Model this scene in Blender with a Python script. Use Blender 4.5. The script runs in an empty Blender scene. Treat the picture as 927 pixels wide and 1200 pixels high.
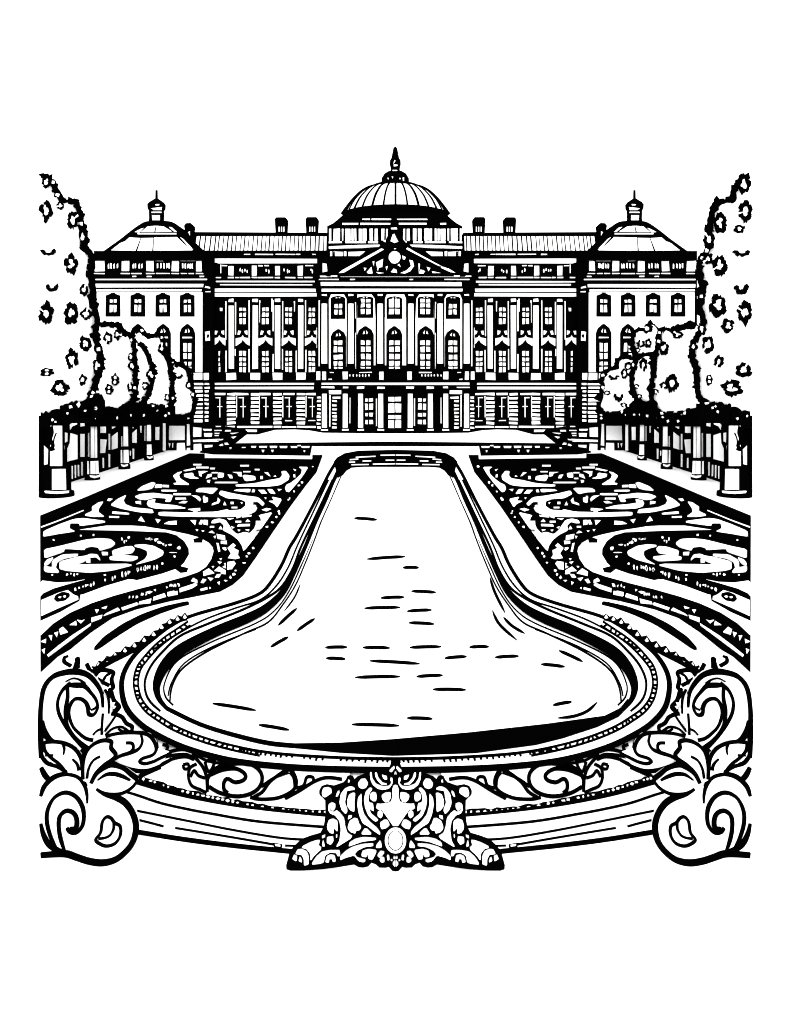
import bpy, math, random
from mathutils import Vector
random.seed(7)
sc = bpy.context.scene
# ------------------------------------------------------------------ camera
H = 7.2            # eye height in metres
F = 1000.0         # focal length in units of the 927x1200 picture
CX, HY = 463.5, 440.0
cam_d = bpy.data.cameras.new('camera'); cam = bpy.data.objects.new('camera', cam_d)
sc.collection.objects.link(cam); sc.camera = cam
cam.location = (0, 0, H); cam.rotation_euler = (math.radians(90), 0, 0)
cam_d.sensor_width = 36; cam_d.lens = 36*F/1200.0; cam_d.shift_y = -(600-HY)/1200.0
cam_d.clip_start = 0.1; cam_d.clip_end = 6000
# ------------------------------------------------------------------ sky, sun, exposure
w = bpy.data.worlds.new('World'); sc.world = w; w.use_nodes = True
nt = w.node_tree; bg = nt.nodes['Background']
# bright even overcast sky: the same milky white from horizon to zenith
bg.inputs[0].default_value = (1, 1, 1, 1); bg.inputs[1].default_value = 1.0
sd = bpy.data.lights.new('sun', 'SUN'); sun = bpy.data.objects.new('sun', sd); sc.collection.objects.link(sun)
sd.energy = 1.5; sd.angle = math.radians(50); sd.color = (1, .99, .98)
sun.rotation_euler = (math.radians(62), 0, 0)
sc.view_settings.view_transform = 'Standard'; sc.view_settings.look = 'None'
sc.view_settings.gamma = 1; sc.view_settings.use_curve_mapping = False
sc.view_settings.exposure = 1.2
sc.cycles.max_bounces = 6; sc.cycles.diffuse_bounces = 6; sc.cycles.filter_width = 1.1
BOLD = 0.85       # extra width of every inked line
# ------------------------------------------------------------------ materials
def mat(name, c0, c1, scale=3.0, rough=0.9):
    m = bpy.data.materials.new(name); m.use_nodes = True; t = m.node_tree; b = t.nodes['Principled BSDF']
    n = t.nodes.new('ShaderNodeTexNoise'); n.inputs['Scale'].default_value = scale; n.inputs['Detail'].default_value = 4
    g = t.nodes.new('ShaderNodeTexCoord'); t.links.new(g.outputs['Object'], n.inputs['Vector'])
    r = t.nodes.new('ShaderNodeValToRGB'); r.color_ramp.elements[0].color = (*c0, 1); r.color_ramp.elements[1].color = (*c1, 1)
    t.links.new(n.outputs['Fac'], r.inputs[0]); t.links.new(r.outputs[0], b.inputs['Base Color'])
    b.inputs['Roughness'].default_value = rough; b.inputs['Specular IOR Level'].default_value = 0.0
    return m
INK = mat('black_ink', (.0002,)*3, (.0006,)*3, 20, 1.0)
WH = mat('white_stone', (.78,)*3, (.84,)*3, 4)
GR = mat('white_gravel', (.78,)*3, (.85,)*3, 40)
LEAF = mat('white_foliage', (.84,)*3, (.88,)*3, 8)
LIFTED = mat('white_lifted', (.90,)*3, (.94,)*3, 6)  # extra-pale white that offsets the shade on screen slats and wall panels
WAT = mat('white_water', (.80,)*3, (.84,)*3, 1.5)
# ------------------------------------------------------------------ mapping picture measures to places
def V(px, py, d): return Vector(((px-CX)*d/F, d, H-(py-HY)*d/F))          # on an upright face d metres away
def G(px, py, z=0.0):                                                      # on the level ground (height z)
    d = (H-z)*F/(py-HY); return Vector(((px-CX)*d/F, d, z))
def S(px, py, X):                                                          # on an upright face running away from the eye
    d = X*F/(px-CX); return Vector((X, d, H-(py-HY)*d/F))
class Up:          # upright plane
    def __init__(s, d, th=.15): s.d, s.th = d, th
    def m(s, x, y): return V(x, y, s.d)
    def ext(s, p): return p + Vector((0, s.th, 0))
class Slope:       # upright plane leaning back: depth d0 at y0, d1 at y1
    def __init__(s, y0, d0, y1, d1, th=.15): s.a = (y0, d0, y1, d1); s.th = th
    def m(s, x, y):
        y0, d0, y1, d1 = s.a; return V(x, y, d0+(d1-d0)*(y-y0)/(y1-y0))
    def ext(s, p): return p + Vector((0, s.th, 0))
class Lie:         # level plane with its top at z
    def __init__(s, z, th=.02): s.z, s.th = z, th
    def m(s, x, y): return G(x, y, s.z)
    def ext(s, p): return p - Vector((0, 0, s.th))
class Side:
    def __init__(s, X, th=.15): s.X, s.th = X, th
    def m(s, x, y): return S(x, y, s.X)
    def ext(s, p): return p + Vector((s.th*(1 if s.X > 0 else -1), 0, 0))
def Zm(x0, y0, s): return lambda pts: [tuple([x0+p[0]/s, y0+p[1]/s] + ([p[2]/s] if len(p) > 2 else [])) for p in pts]
def mir(pts): return [tuple([927-p[0], p[1]] + list(p[2:])) for p in pts]
def ident(pts): return pts
def chaikin(pts, n=1, closed=True):
    for _ in range(n):
        out = []; N = len(pts)
        for i in range(N):
            a, b = pts[i], pts[(i+1) % N]
            out.append((a[0]*.86+b[0]*.14, a[1]*.86+b[1]*.14)); out.append((a[0]*.14+b[0]*.86, a[1]*.14+b[1]*.86))
        pts = out
    return pts
def crom(pts, n=6, closed=False):
    N = len(pts)
    if N < 3 and not closed: return pts
    out = []
    for i in range(N if closed else N-1):
        g = (lambda k: pts[k % N]) if closed else (lambda k: pts[max(0, min(N-1, k))])
        p0, p1, p2, p3 = g(i-1), g(i), g(i+1), g(i+2)
        for j in range(n):
            t = j/n; q = []
            for k in range(len(p1)):
                a, b, c, d = p0[k], p1[k], p2[k], p3[k]
                q.append(.5*(2*b+(c-a)*t+(2*a-5*b+4*c-d)*t*t+(3*b-a-3*c+d)*t**3))
            out.append(tuple(q))
    if not closed: out.append(tuple(pts[-1]))
    return out
def grow(pts, k):
    cx = sum(p[0] for p in pts)/len(pts); cy = sum(p[1] for p in pts)/len(pts); out = []
    sg = sum(pts[i-1][0]*pts[i][1]-pts[i][0]*pts[i-1][1] for i in range(len(pts))); sg = 1 if sg > 0 else -1
    for i, p in enumerate(pts):
        a = pts[i-1]; c = pts[(i+1) % len(pts)]; dx, dy = c[0]-a[0], c[1]-a[1]; l = math.hypot(dx, dy) or 1
        out.append((p[0]+dy/l*k*sg, p[1]-dx/l*k*sg))
    return out
class MB:
    def __init__(s): s.v = []; s.f = []; s.mi = []; s.mats = []
    def mid(s, m):
        if m not in s.mats: s.mats.append(m)
        return s.mats.index(m)
    def solid(s, A, B, m, back=True):
        i = s.mid(m); n = len(A); o = len(s.v); s.v += A + B
        s.f.append(tuple(range(o, o+n))); s.mi.append(i)
        if back: s.f.append(tuple(range(o+2*n-1, o+n-1, -1))); s.mi.append(i)
        for k in range(n):
            j = (k+1) % n; s.f.append((o+k, o+j, o+n+j, o+n+k)); s.mi.append(i)
    def poly(s, pts, pl, m, sm=0, th=None):
        if sm: pts = chaikin(pts, sm)
        A = [pl.m(p[0], p[1]) for p in pts]
        old = pl.th
        if th is not None: pl.th = th
        B = [pl.ext(p) for p in A]; pl.th = old
        s.solid(A, B, m)
    def rect(s, x0, y0, x1, y1, pl, m, j=0.0, th=None):
        r = lambda: random.uniform(-j, j)
        s.poly([(x0+r(), y0+r()), (x1+r(), y0+r()), (x1+r(), y1+r()), (x0+r(), y1+r())], pl, m, th=th)
    def stroke(s, pts, pl, m=INK, w=3.0, closed=False, n=6, taper=False, smooth=True):
        P = [tuple(p) if len(p) > 2 else (p[0], p[1], w) for p in pts]
        if smooth: P = crom(P, n, closed)
        N = len(P); L = []; R = []
        for i in range(N):
            a = P[i-1] if (i > 0 or closed) else P[i]; b = P[(i+1) % N] if (i < N-1 or closed) else P[i]
            dx, dy = b[0]-a[0], b[1]-a[1]; l = math.hypot(dx, dy) or 1
            h = (P[i][2]+(BOLD if m is INK else 0))/2
            if taper:
                t = i/(N-1); h *= min(1, .25+3.5*min(t, 1-t))
            nx, ny = -dy/l*h, dx/l*h
            L.append(pl.m(P[i][0]+nx, P[i][1]+ny)); R.append(pl.m(P[i][0]-nx, P[i][1]-ny))
        k = s.mid(m); o = len(s.v)
        s.v += L + R + [pl.ext(p) for p in L] + [pl.ext(p) for p in R]
        for i in range(N if closed else N-1):
            j = (i+1) % N
            for q in ((o+i, o+j, o+N+j, o+N+i), (o+i, o+2*N+i, o+2*N+j, o+j), (o+N+i, o+N+j, o+3*N+j, o+3*N+i)):
                s.f.append(q); s.mi.append(k)
        if not closed:
            for i in (0, N-1): s.f.append((o+i, o+N+i, o+3*N+i, o+2*N+i)); s.mi.append(k)
    def blob(s, x, y, rx, ry, pl, m, k=8, jag=.3, th=None):
        a0 = random.random()*6
        s.poly([(x+rx*math.cos(a0+6.283*i/k)*random.uniform(1-jag, 1+jag), y+ry*math.sin(a0+6.283*i/k)*random.uniform(1-jag, 1+jag)) for i in range(k)], pl, m, th=th)
    def lathe(s, c, prof, m, n=32, mfun=None):
        o = len(s.v)
        for r, z in prof:
            for i in range(n):
                a = 2*math.pi*i/n; s.v.append(Vector((c[0]+r*math.sin(a), c[1]-r*math.cos(a), z)))
        for k in range(len(prof)-1):
            for i in range(n):
                j = (i+1) % n; s.f.append((o+k*n+i, o+k*n+j, o+(k+1)*n+j, o+(k+1)*n+i))
                s.mi.append(s.mid(mfun(k, i) if mfun else m))
    def build(s, name, parent=None, loc=None):
        me = bpy.data.meshes.new(name)
        if parent is not None: off = parent.location
        elif loc is not None: off = Vector(loc)
        else:
            xs = [p.x for p in s.v]; ys = [p.y for p in s.v]; off = Vector(((min(xs)+max(xs))/2, (min(ys)+max(ys))/2, min(p.z for p in s.v)))
        me.from_pydata([tuple(p-off) for p in s.v], [], s.f)
        for m in s.mats: me.materials.append(m)
        for p, i in zip(me.polygons, s.mi): p.material_index = i
        me.update()
        o = bpy.data.objects.new(name, me); sc.collection.objects.link(o)
        if parent is not None: o.parent = parent
        else: o.location = off
        return o
def tag(o, label, cat, group=None, kind=None):
    o['label'] = label; o['category'] = cat
    if group: o['group'] = group
    if kind: o['kind'] = kind
    return o
def structure(o, label=None):
    o['kind'] = 'structure'
    if label: o['label'] = label
    return o
def empty(name, loc, label, cat, group=None):
    o = bpy.data.objects.new(name, None); sc.collection.objects.link(o); o.location = loc
    return tag(o, label, cat, group)
def flip(side): return ident if side == 'left' else mir
# zoom frames in which the drawing was measured
ZA = Zm(40, 600, 6.6214); ZB = Zm(160, 590, 6.6214); ZC = Zm(100, 520, 6.6214); ZD = Zm(230, 510, 6.6214)
ZE = Zm(40, 600, 3.5654); ZQ = Zm(40, 770, 4.8); ZF = Zm(130, 840, 3.4333); ZM = Zm(335, 885, 7.1308)
ZU = Zm(40, 470, 7.725); ZV = Zm(140, 470, 7.725); ZW = Zm(230, 330, 6); ZX = Zm(360, 330, 6)
ZY = Zm(370, 160, 4.879); Z1 = Zm(40, 190, 4.2136); Z2 = Zm(240, 160, 4.0304); Z3 = Zm(40, 340, 4.4143)
ZP = Zm(180, 640, 3.1966); ZT = Zm(220, 500, 3.708); Z8 = Zm(100, 290, 5.794)
ZR = Zm(690, 360, 4.635); ZR2 = Zm(660, 190, 3.53)
# ================================================================== SETTING
b = MB(); b.solid([Vector((-2500, -300, 0)), Vector((2500, -300, 0)), Vector((2500, 4500, 0)), Vector((-2500, 4500, 0))],
                  [Vector((-2500, -300, -1)), Vector((2500, -300, -1)), Vector((2500, 4500, -1)), Vector((-2500, 4500, -1))], GR)
structure(b.build('ground'), 'pale open garden ground')
# forecourt terrace in front of the palace
b = MB()
half = [(276, 519.3), (290, 513.5), (305, 508.5), (322, 504), (345, 503.5), (362, 504.5), (378, 507.3), (420, 507.8), (463.5, 508)]
full = half + mir(half[:-1])[::-1]
pl = Up(92, 8)
low = [(651, 517), (276, 519.3)]
b.poly(full[:-1]+[(651, 519.3), (463.5, 517.4)], Slope(519.3, 88.0, 503.5, 101.3, .15), WH)
b.stroke([(270, 520, 3), (330, 519.3, 3), (463.5, 518.8, 3.6), (597, 519.3, 3), (657, 520, 3)], Lie(.17, .17), INK)
structure(b.build('terrace'), 'low pale forecourt terrace at the foot of the palace')
# garden path strip outlines either side between beds and pool are bare ground
# ================================================================== POOL
ring_outer = [(396, 538, 3), (385, 556, 3), (372, 582, 3), (360, 605, 3), (347, 629, 3.2), (339, 642, 3.2), (330, 662, 3.2), (316, 684, 3.2), (303, 696, 3), (274, 707, 3),
              (224, 721.5, 3), (199, 734, 3), (180, 748, 3.5), (163, 762, 4), (152, 775, 4.5), (144.5, 790, 5), (142.5, 806, 5.5), (147, 827, 6), (160, 844, 6), (180, 858.5, 6), (217, 876, 6),
              (270, 890.5, 6), (334, 898, 6.2), (400, 901, 6.2), (463.5, 901.8, 6.2)]
ring_in = [(411, 546), (403, 552), (397, 562), (388, 583), (378, 605), (366, 632), (357, 652), (345, 676), (333, 696), (318, 711), (290, 727), (245, 744), (212, 765), (196, 785), (189, 803), (190, 818), (202, 833), (243, 851), (305, 867.5), (370, 876), (463.5, 880)]
def full_loop(half): return half + mir(half[:-1])[::-1]
b = MB()
b.poly([p[:2] for p in crom(full_loop([(463.5-0.01, 546, 0)]+[(x, y, 0) for x, y in ring_in]), 4)], Lie(.03, .02), WAT)
wl = Lie(.045, .015)
for x0, y0, x1, y1 in [(415, 607, 442, 609), (430, 655, 475, 652), (472, 665, 491, 665), (482, 692.5, 511, 694), (446, 700.5, 474, 699.5), (427, 712.5, 469, 711.5), (477, 716, 506, 714.5), (479, 729.5, 509, 731),
        (381, 758.5, 407, 758), (425, 758.5, 457, 759), (382, 771, 405, 772), (433, 774, 492, 777.5), (480, 758.5, 517, 757.5), (521, 771, 547, 769), (550, 758, 573, 757.5), (580, 770, 608, 768.5), (634, 778, 662, 781),
        (655, 762, 683, 775), (416, 793.5, 469, 792.5), (488, 792.5, 519, 791), (507, 807.5, 546, 808), (249, 824, 300, 832), (303, 849, 339, 855), (412, 848.5, 468, 850), (477, 841, 507, 842), (648, 826, 670, 822),
        (348, 712.5, 326, 732.5), (369, 724.5, 348, 739), (338, 746, 317, 758)]:
    b.stroke([(x0, y0), ((x0+x1)/2, (y0+y1)/2-.4), (x1, y1)], wl, INK, 2.9, taper=True)
for P in ([(654, 841), (672, 839), (688, 833), (700, 822.5)], [(577, 715, 2.5), (583, 728), (592, 738), (606, 750, 2)], [(590, 723), (600, 733), (615, 742)], [(574, 676, 2), (580, 694), (592, 718)], [(352, 684, 1.2), (345, 700, 1.2), (333, 716, 1)]):
    b.stroke([p if len(p) > 2 else (*p, 2.6) for p in P], wl, INK, taper=True)
for side in ('left', 'right'):
    f = flip(side)
    b.stroke(f([(402, 552, .9), (396, 566, .9), (386, 589, .9), (376, 612, .9), (368, 634, .9), (358, 659, .9), (346, 686, 1), (331, 709, 1), (314, 729, 1.2), (286, 742, 1.2), (243, 763, 1.3), (214, 783, 1.3), (202, 803, 1.3), (199, 822, 1.2)]), wl, INK)
    b.stroke(f([(366, 632, .8), (352, 665, .8), (338, 694, .8), (322, 715, .8), (300, 730, .8), (248, 752, .8), (208, 774, .8), (193, 800, .8), (194, 816, 1.2), (203, 826, 1)]), wl, INK)
    b.stroke(f([(300, 737, .8), (250, 757, .8), (216, 777, .8), (201, 800, .9), (197, 815, .9)]), wl, INK)
structure(b.build('water'), 'still pale pool water with short ripple marks')

pool = empty('pool_surround', (0, 16, 0), 'long pale stone pool surround with bulging rounded near end and beaded inner moulding', 'pool edge')
b = MB(); zc = Lie(.06, .06)
outer = [p[:2] for p in crom([(x, y, 0) for x, y, _ in ring_outer], 4)]; inner = [p[:2] for p in crom([(x, y, 0) for x, y in ring_in], 4)]
for f in (ident, mir):
    k = b.mid(WH); o = len(b.v); n = 90
    def res(L, n):
        out = []
        for i in range(n):
            t = i/(n-1)*(len(L)-1); a = int(min(t, len(L)-2)); u = t-a
            out.append((L[a][0]*(1-u)+L[a+1][0]*u, L[a][1]*(1-u)+L[a+1][1]*u))
        return out
    O = [G(*p, .06) for p in f(res(outer, n))]; I = [G(*p, .06) for p in f(res(inner, n))]
    b.v += O+I+[p*1 - Vector((0, 0, .06)) for p in O]+[p*1-Vector((0, 0, .06)) for p in I]
    for i in range(n-1):
        for q in ((o+i, o+i+1, o+n+i+1, o+n+i), (o+i, o+2*n+i, o+2*n+i+1, o+i+1), (o+n+i, o+n+i+1, o+3*n+i+1, o+3*n+i)):
            b.f.append(q); b.mi.append(k)
b.build('coping', pool)
b = MB(); s1 = Lie(.075, .015)
for f in (ident, mir):
    b.stroke(f(ring_outer), s1, INK)
    b.stroke(f([(385, 562, 1.2), (367, 600, 1.2), (349, 638, 1.2), (338, 664, 1.2), (324, 686, 1.2), (305, 702.5, 1.1), (274, 713, 1.1), (236, 727.5, 1.1), (199, 748, 1.1), (180, 760.5, 1)]), s1)
    b.stroke(f([(390, 562, 2), (372, 600, 2), (353, 640, 2), (343, 666, 2), (330, 687, 2), (314, 699.5, 2), (286, 713.5, 2), (243, 731, 2), (211, 745, 2), (190, 764, 2), (177, 780, 2), (170, 797, 2), (171, 812, 2), (177, 823, 2), (188, 833, 1.5)]), s1)
    # wide dark inner band: basin wall with its shadow inked in
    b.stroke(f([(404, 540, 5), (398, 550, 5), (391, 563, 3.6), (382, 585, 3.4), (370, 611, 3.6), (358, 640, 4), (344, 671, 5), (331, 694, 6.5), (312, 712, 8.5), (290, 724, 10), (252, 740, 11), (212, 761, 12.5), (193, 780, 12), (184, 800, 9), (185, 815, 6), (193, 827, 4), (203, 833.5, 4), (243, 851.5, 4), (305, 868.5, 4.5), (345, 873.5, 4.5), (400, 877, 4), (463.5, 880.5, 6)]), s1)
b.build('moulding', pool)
# black wedge: shadow along the near inner wall, laid on as ink
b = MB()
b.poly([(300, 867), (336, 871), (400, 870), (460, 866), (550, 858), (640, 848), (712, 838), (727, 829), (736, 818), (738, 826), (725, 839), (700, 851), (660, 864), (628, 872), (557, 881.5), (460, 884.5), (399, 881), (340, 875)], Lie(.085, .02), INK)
b.build('wall_shadow', pool)
# beading
b = MB()
bead = [(222, 730), (210, 738), (195, 748), (182, 759), (171, 771), (163, 782), (159.5, 795), (160, 807), (164, 820), (173, 832), (186, 841.5), (203, 852), (226, 862), (252, 870.5), (280, 877.5), (305, 882.5)]
for f in (ident, mir):
    C = crom([(x, y) for x, y in bead], 8)
    L = []; R = []
    for i in range(len(C)):
        a = C[max(0, i-1)]; c = C[min(len(C)-1, i+1)]; dx, dy = c[0]-a[0], c[1]-a[1]; l = math.hypot(dx, dy)
        L.append((C[i][0]-dy/l*2.6, C[i][1]+dx/l*2.6)); R.append((C[i][0]+dy/l*2.6, C[i][1]-dx/l*2.6))
    b.stroke(f([(*p, 1.5) for p in L]), s1, smooth=False); b.stroke(f([(*p, 1.5) for p in R]), s1, smooth=False)
    acc = 0
    for i in range(1, len(C)):
        acc += math.hypot(C[i][0]-C[i-1][0], C[i][1]-C[i-1][1])
        if acc > 4.6:
            acc = random.uniform(-.8, .5); j = random.randint(-1, 1); k = max(0, min(len(C)-1, i+j))
            b.stroke(f([(*L[i], 1.6), (*R[k], 1.6)]), s1, smooth=False)
    line = crom([(280, 876, 2), (330, 883, 2.2), (400, 887.5, 2.4), (463.5, 888.8, 2.6)], 10)
    b.stroke(f(line), s1, smooth=False)
    for p in line[1::1]:
        if random.random() < .8: b.stroke(f([(p[0], p[1], 2.2), (p[0]-random.uniform(.5, 1.5), p[1]+random.uniform(3, 5), 1.4)]), s1, smooth=False)
b.build('beading', pool)
# far end of pool
b = MB()
b.poly(full_loop([(391, 541), (395, 536), (404, 531), (420, 528), (463.5, 527)]) + full_loop([(463.5, 546.5), (425, 546.5), (412, 547.5), (406, 551), (402, 556), (396, 560)][::-1])[::-1], Lie(.085, .05), INK)
for f in (ident, mir):
    for x0, y0, x1, y1 in [(410, 538.7, 420, 537.8), (417, 535.8, 440, 534.6), (446, 533.4, 463, 533.2), (409, 541.6, 416, 541.4), (425, 540.2, 435, 540), (452, 539.2, 462, 539.2), (412, 544.5, 432, 544.2), (437, 543.8, 463, 543.4)]:
        b.stroke(f([(x0, y0, 1), (x1, y1, 1)]), Lie(.1, .02), WH, smooth=False)
b.build('end_moulding', pool)
# low hedge specks / border stroke next to pool: ornamental lawn marks
def crescent(side):
    f = flip(side); b = MB()
    b.poly(f(ZE([(248, 567), (290, 520), (370, 465), (450, 425), (540, 393), (640, 371), (650, 380), (600, 392), (520, 420), (430, 460), (350, 510), (265, 568)])), Lie(.06, .06), INK, 1)
    o = b.build('lawn_edging')
    tag(o, 'narrow dark crescent of edging lying on the bare strip %s of the pool' % side, 'edging', 'crescent edgings beside the pool')
    b = MB()
    band = ZE([(232, 668), (270, 640), (320, 610), (380, 580), (440, 548), (500, 512), (550, 470), (600, 448), (640, 437)])
    up = [(x, y-(5.6 if i % 2 else 1.8)*random.uniform(.8, 1.15)) for i, (x, y) in enumerate(crom(band, 3))]
    dn = [(x, y+2.2) for x, y in crom(band, 3)][::-1]
    b.poly(f(up+dn), Lie(.12, .12), INK)
    for i, (x, y) in enumerate(crom(band, 3)):
        if i % 2: b.poly(f([(x-2.2, y+.6), (x-.3, y-3.3), (x+2, y+.2), (x+.4, y+1.4)]), Lie(.13, .02), WH)
    o = b.build('flower_border'); tag(o, 'knobbly dark border of small blossoms hugging the %s shoulder of the pool' % side, 'border plants', 'blossom borders beside the pool')
for s_ in ('left', 'right'): crescent(s_)
# ================================================================== PARTERRES
def parterre(side):
    f = flip(side); grp = None
    K = .10; k = Lie(K, K); wv = Lie(K+.006, .006); k2 = Lie(K+.012, .02); w2 = Lie(K+.018, .006)
    zo = [0.0]
    def area(q): return abs(sum(q[i-1][0]*q[i][1]-q[i][0]*q[i-1][1] for i in range(len(q))))/2
    def lane(b, q, pl, m, sm=0):
        # broad lanes are parts of their own, small gaps between leaves stay in the hedge's surface
        if area(q) > 45:
            c = MB(); c.poly(q, pl, m, sm); b.lanes.append(c)
        else: b.poly(q, pl, m, sm)
    def P(b, z, L, pl=wv, m=GR, sm=1):
        zo[0] += .002; pl = Lie(pl.z+zo[0], pl.th+zo[0])
        for q in L: q = grow(f(z(q)), .22); lane(b, q, pl, m, sm if area(q) > 30 else 0)
    # border hedge
    b = MB(); b.poly(f([(47, 604), (100, 582.4), (150, 561.2), (205, 538), (222, 531), (240, 531.5), (240, 537), (215, 541), (150, 570), (100, 593), (47, 616.5)]), k, INK)
    o = b.build('border_hedge'); tag(o, 'straight dark border hedge running beside the avenue on the %s' % side, 'hedge', 'straight border hedges')
    # poolside hedge
    b = MB(); b.poly(f([(378, 533), (371, 552), (358, 568), (340, 592), (320.6, 620), (300, 650.4), (285, 671.5), (273, 682), (258, 690), (222, 697), (222, 690), (250, 684), (268, 672), (283, 655), (286, 646), (300, 628), (319, 601), (341, 576), (361, 547), (366, 537), (366, 533)]), k, INK)
    for x, y in ZD([(905, 243), (820, 365), (795, 390), (760, 437), (715, 500), (725, 490), (645, 605), (620, 635), (590, 675), (550, 710), (640, 590)]) + ZB([(905, 345), (870, 385), (855, 410), (835, 460), (770, 520), (755, 550), (730, 575), (690, 597), (640, 615)]):
        b.blob(*f([(x, y)])[0], random.uniform(.8, 1.8), random.uniform(.8, 1.5), Lie(K+.012, .01), WH, 5, .4)
    o = b.build('poolside_hedge'); tag(o, 'slanting speckled dark hedge edging the %s flower parterre towards the pool' % side, 'hedge', 'speckled poolside hedges')
    # far bed
    b = MB(); b.poly(f([(95, 595), (150, 566), (212, 540), (226, 536.5), (300, 537), (366, 538), (361, 547), (341, 576), (319, 603), (308, 608), (100, 608), (60, 614), (60, 608)]), Lie(K-.004, K-.004), INK)
    name = 'scroll_hedge'; TXT = ('dark scrolling box hedges of the far %s parterre with two oval swirls' % side, 'hedge', 'scroll hedges of the far parterres')
    b.lanes = []
    P(b, ZC, [[(0, 548), (55, 522), (52, 490), (105, 455), (140, 448), (105, 500), (100, 530), (150, 565), (60, 565), (0, 556)],
        [(195, 475), (250, 430), (318, 397), (295, 440), (310, 470), (370, 495), (520, 510), (530, 537), (420, 530), (270, 500)],
        [(170, 440), (180, 425), (212, 428), (190, 443)], [(400, 362), (440, 330), (520, 298), (545, 305), (520, 345), (470, 358)],
        [(538, 342), (548, 315), (598, 318), (596, 338)], [(602, 320), (648, 322), (648, 336), (602, 334)], [(590, 358), (710, 360), (710, 368), (592, 368)],
        [(382, 410), (430, 390), (530, 382), (600, 392), (680, 398), (660, 450), (620, 448), (630, 422), (540, 415), (470, 435), (420, 430)],
        [(390, 448), (430, 445), (432, 468), (392, 460)], [(478, 462), (490, 440), (545, 430), (535, 460), (600, 470), (700, 478), (790, 500), (640, 505), (540, 500), (490, 485)],
        [(685, 385), (820, 385), (818, 397), (680, 397)], [(700, 420), (780, 420), (782, 429), (700, 430)], [(725, 458), (760, 445), (792, 448), (775, 460)],
        [(825, 400), (870, 405), (895, 430), (890, 445), (860, 420)], [(210, 525), (340, 538), (338, 547), (208, 541)], [(185, 562), (262, 565), (262, 573), (186, 571)],
        [(680, 248), (720, 222), (752, 215), (725, 240), (735, 270), (815, 318), (690, 315), (685, 308), (715, 300)],
        [(760, 208), (850, 188), (855, 198), (775, 212)], [(765, 235), (835, 225), (842, 255), (885, 268), (820, 270), (770, 255)], [(838, 158), (900, 158), (900, 166), (838, 166)], [(862, 181), (927, 181), (927, 188), (862, 188)],
        [(880, 215), (927, 212), (927, 222), (905, 228), (900, 255), (885, 245)], [(855, 370), (880, 350), (927, 345), (927, 375)], [(915, 405), (927, 405), (927, 450), (918, 450)],
        [(570, 530), (700, 535), (927, 535), (927, 562), (700, 560), (568, 550)], [(790, 508), (890, 500), (892, 515), (868, 520), (868, 534), (840, 534), (840, 520)]])
    P(b, ZD, [[(0, 598), (150, 595), (245, 575), (250, 585), (340, 580), (385, 548), (380, 510), (330, 492), (240, 488), (175, 455), (190, 430), (270, 450), (380, 470), (480, 482), (530, 530), (515, 548), (480, 515), (440, 515), (440, 545), (475, 565), (440, 600), (380, 625), (200, 632), (0, 630)],
        [(305, 385), (450, 375), (560, 350), (650, 335), (668, 310), (662, 280), (695, 278), (722, 315), (715, 345), (650, 385), (560, 396), (310, 396)],
        [(145, 363), (320, 363), (320, 370), (145, 370)], [(360, 315), (375, 308), (455, 318), (462, 345), (380, 355)], [(288, 428), (320, 420), (422, 418), (415, 442)], [(432, 440), (440, 420), (455, 425), (450, 440)],
        [(482, 425), (525, 425), (548, 450), (510, 452)], [(552, 418), (590, 420), (615, 455), (575, 450)], [(632, 418), (662, 420), (640, 432)], [(700, 385), (735, 370), (780, 335), (815, 300), (822, 265), (795, 246), (868, 247), (835, 300), (790, 360), (720, 440), (700, 435), (690, 412)],
        [(585, 478), (665, 495), (628, 558), (605, 530), (560, 510), (605, 508)], [(510, 578), (545, 566), (580, 572), (545, 588)], [(485, 622), (592, 597), (550, 655), (500, 728), (450, 728), (460, 700), (505, 665), (500, 640)],
        [(18, 280), (90, 280), (60, 290), (42, 300), (35, 318)], [(75, 335), (90, 305), (118, 300), (118, 318)], [(170, 290), (215, 295), (210, 325), (168, 328)], [(245, 305), (275, 310), (282, 332), (262, 332)], [(282, 287), (350, 287), (350, 320), (330, 315), (320, 294)],
        [(120, 288), (166, 288), (166, 293), (120, 293)], [(128, 332), (160, 332), (160, 338), (128, 338)], [(85, 350), (108, 348), (102, 368), (85, 362)], [(365, 280), (420, 280), (420, 285), (365, 285)], [(342, 232), (408, 232), (408, 240), (342, 240)], [(455, 263), (490, 263), (490, 270), (455, 270)], [(0, 245), (95, 246), (95, 255), (0, 255)], [(0, 226), (40, 226), (40, 231), (0, 231)], [(108, 254), (144, 254), (144, 262), (108, 262)],
        [(498, 318), (515, 318), (515, 338), (498, 338)], [(530, 288), (555, 288), (575, 320), (560, 310)], [(600, 318), (615, 312), (620, 320)], [(752, 262), (775, 270), (768, 276)], [(755, 305), (765, 303), (768, 325), (757, 325)],
        [(0, 425), (30, 410), (172, 410), (125, 455), (60, 440), (0, 438)], [(0, 470), (25, 480), (35, 500), (28, 506), (0, 485)], [(52, 475), (90, 485), (88, 515), (58, 525)], [(168, 485), (185, 505), (175, 525), (120, 542), (125, 530), (165, 515)], [(210, 540), (220, 515), (232, 542)], [(268, 518), (288, 518), (290, 532), (268, 532)], [(345, 520), (358, 522), (355, 532)], [(275, 557), (318, 557), (318, 564), (275, 564)], [(0, 568), (30, 566), (28, 578), (0, 578)], [(530, 484), (545, 486), (538, 494)]])
    root = b.build(name); tag(root, *TXT)
    for c in b.lanes: c.build('gravel_lane', root)
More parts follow.
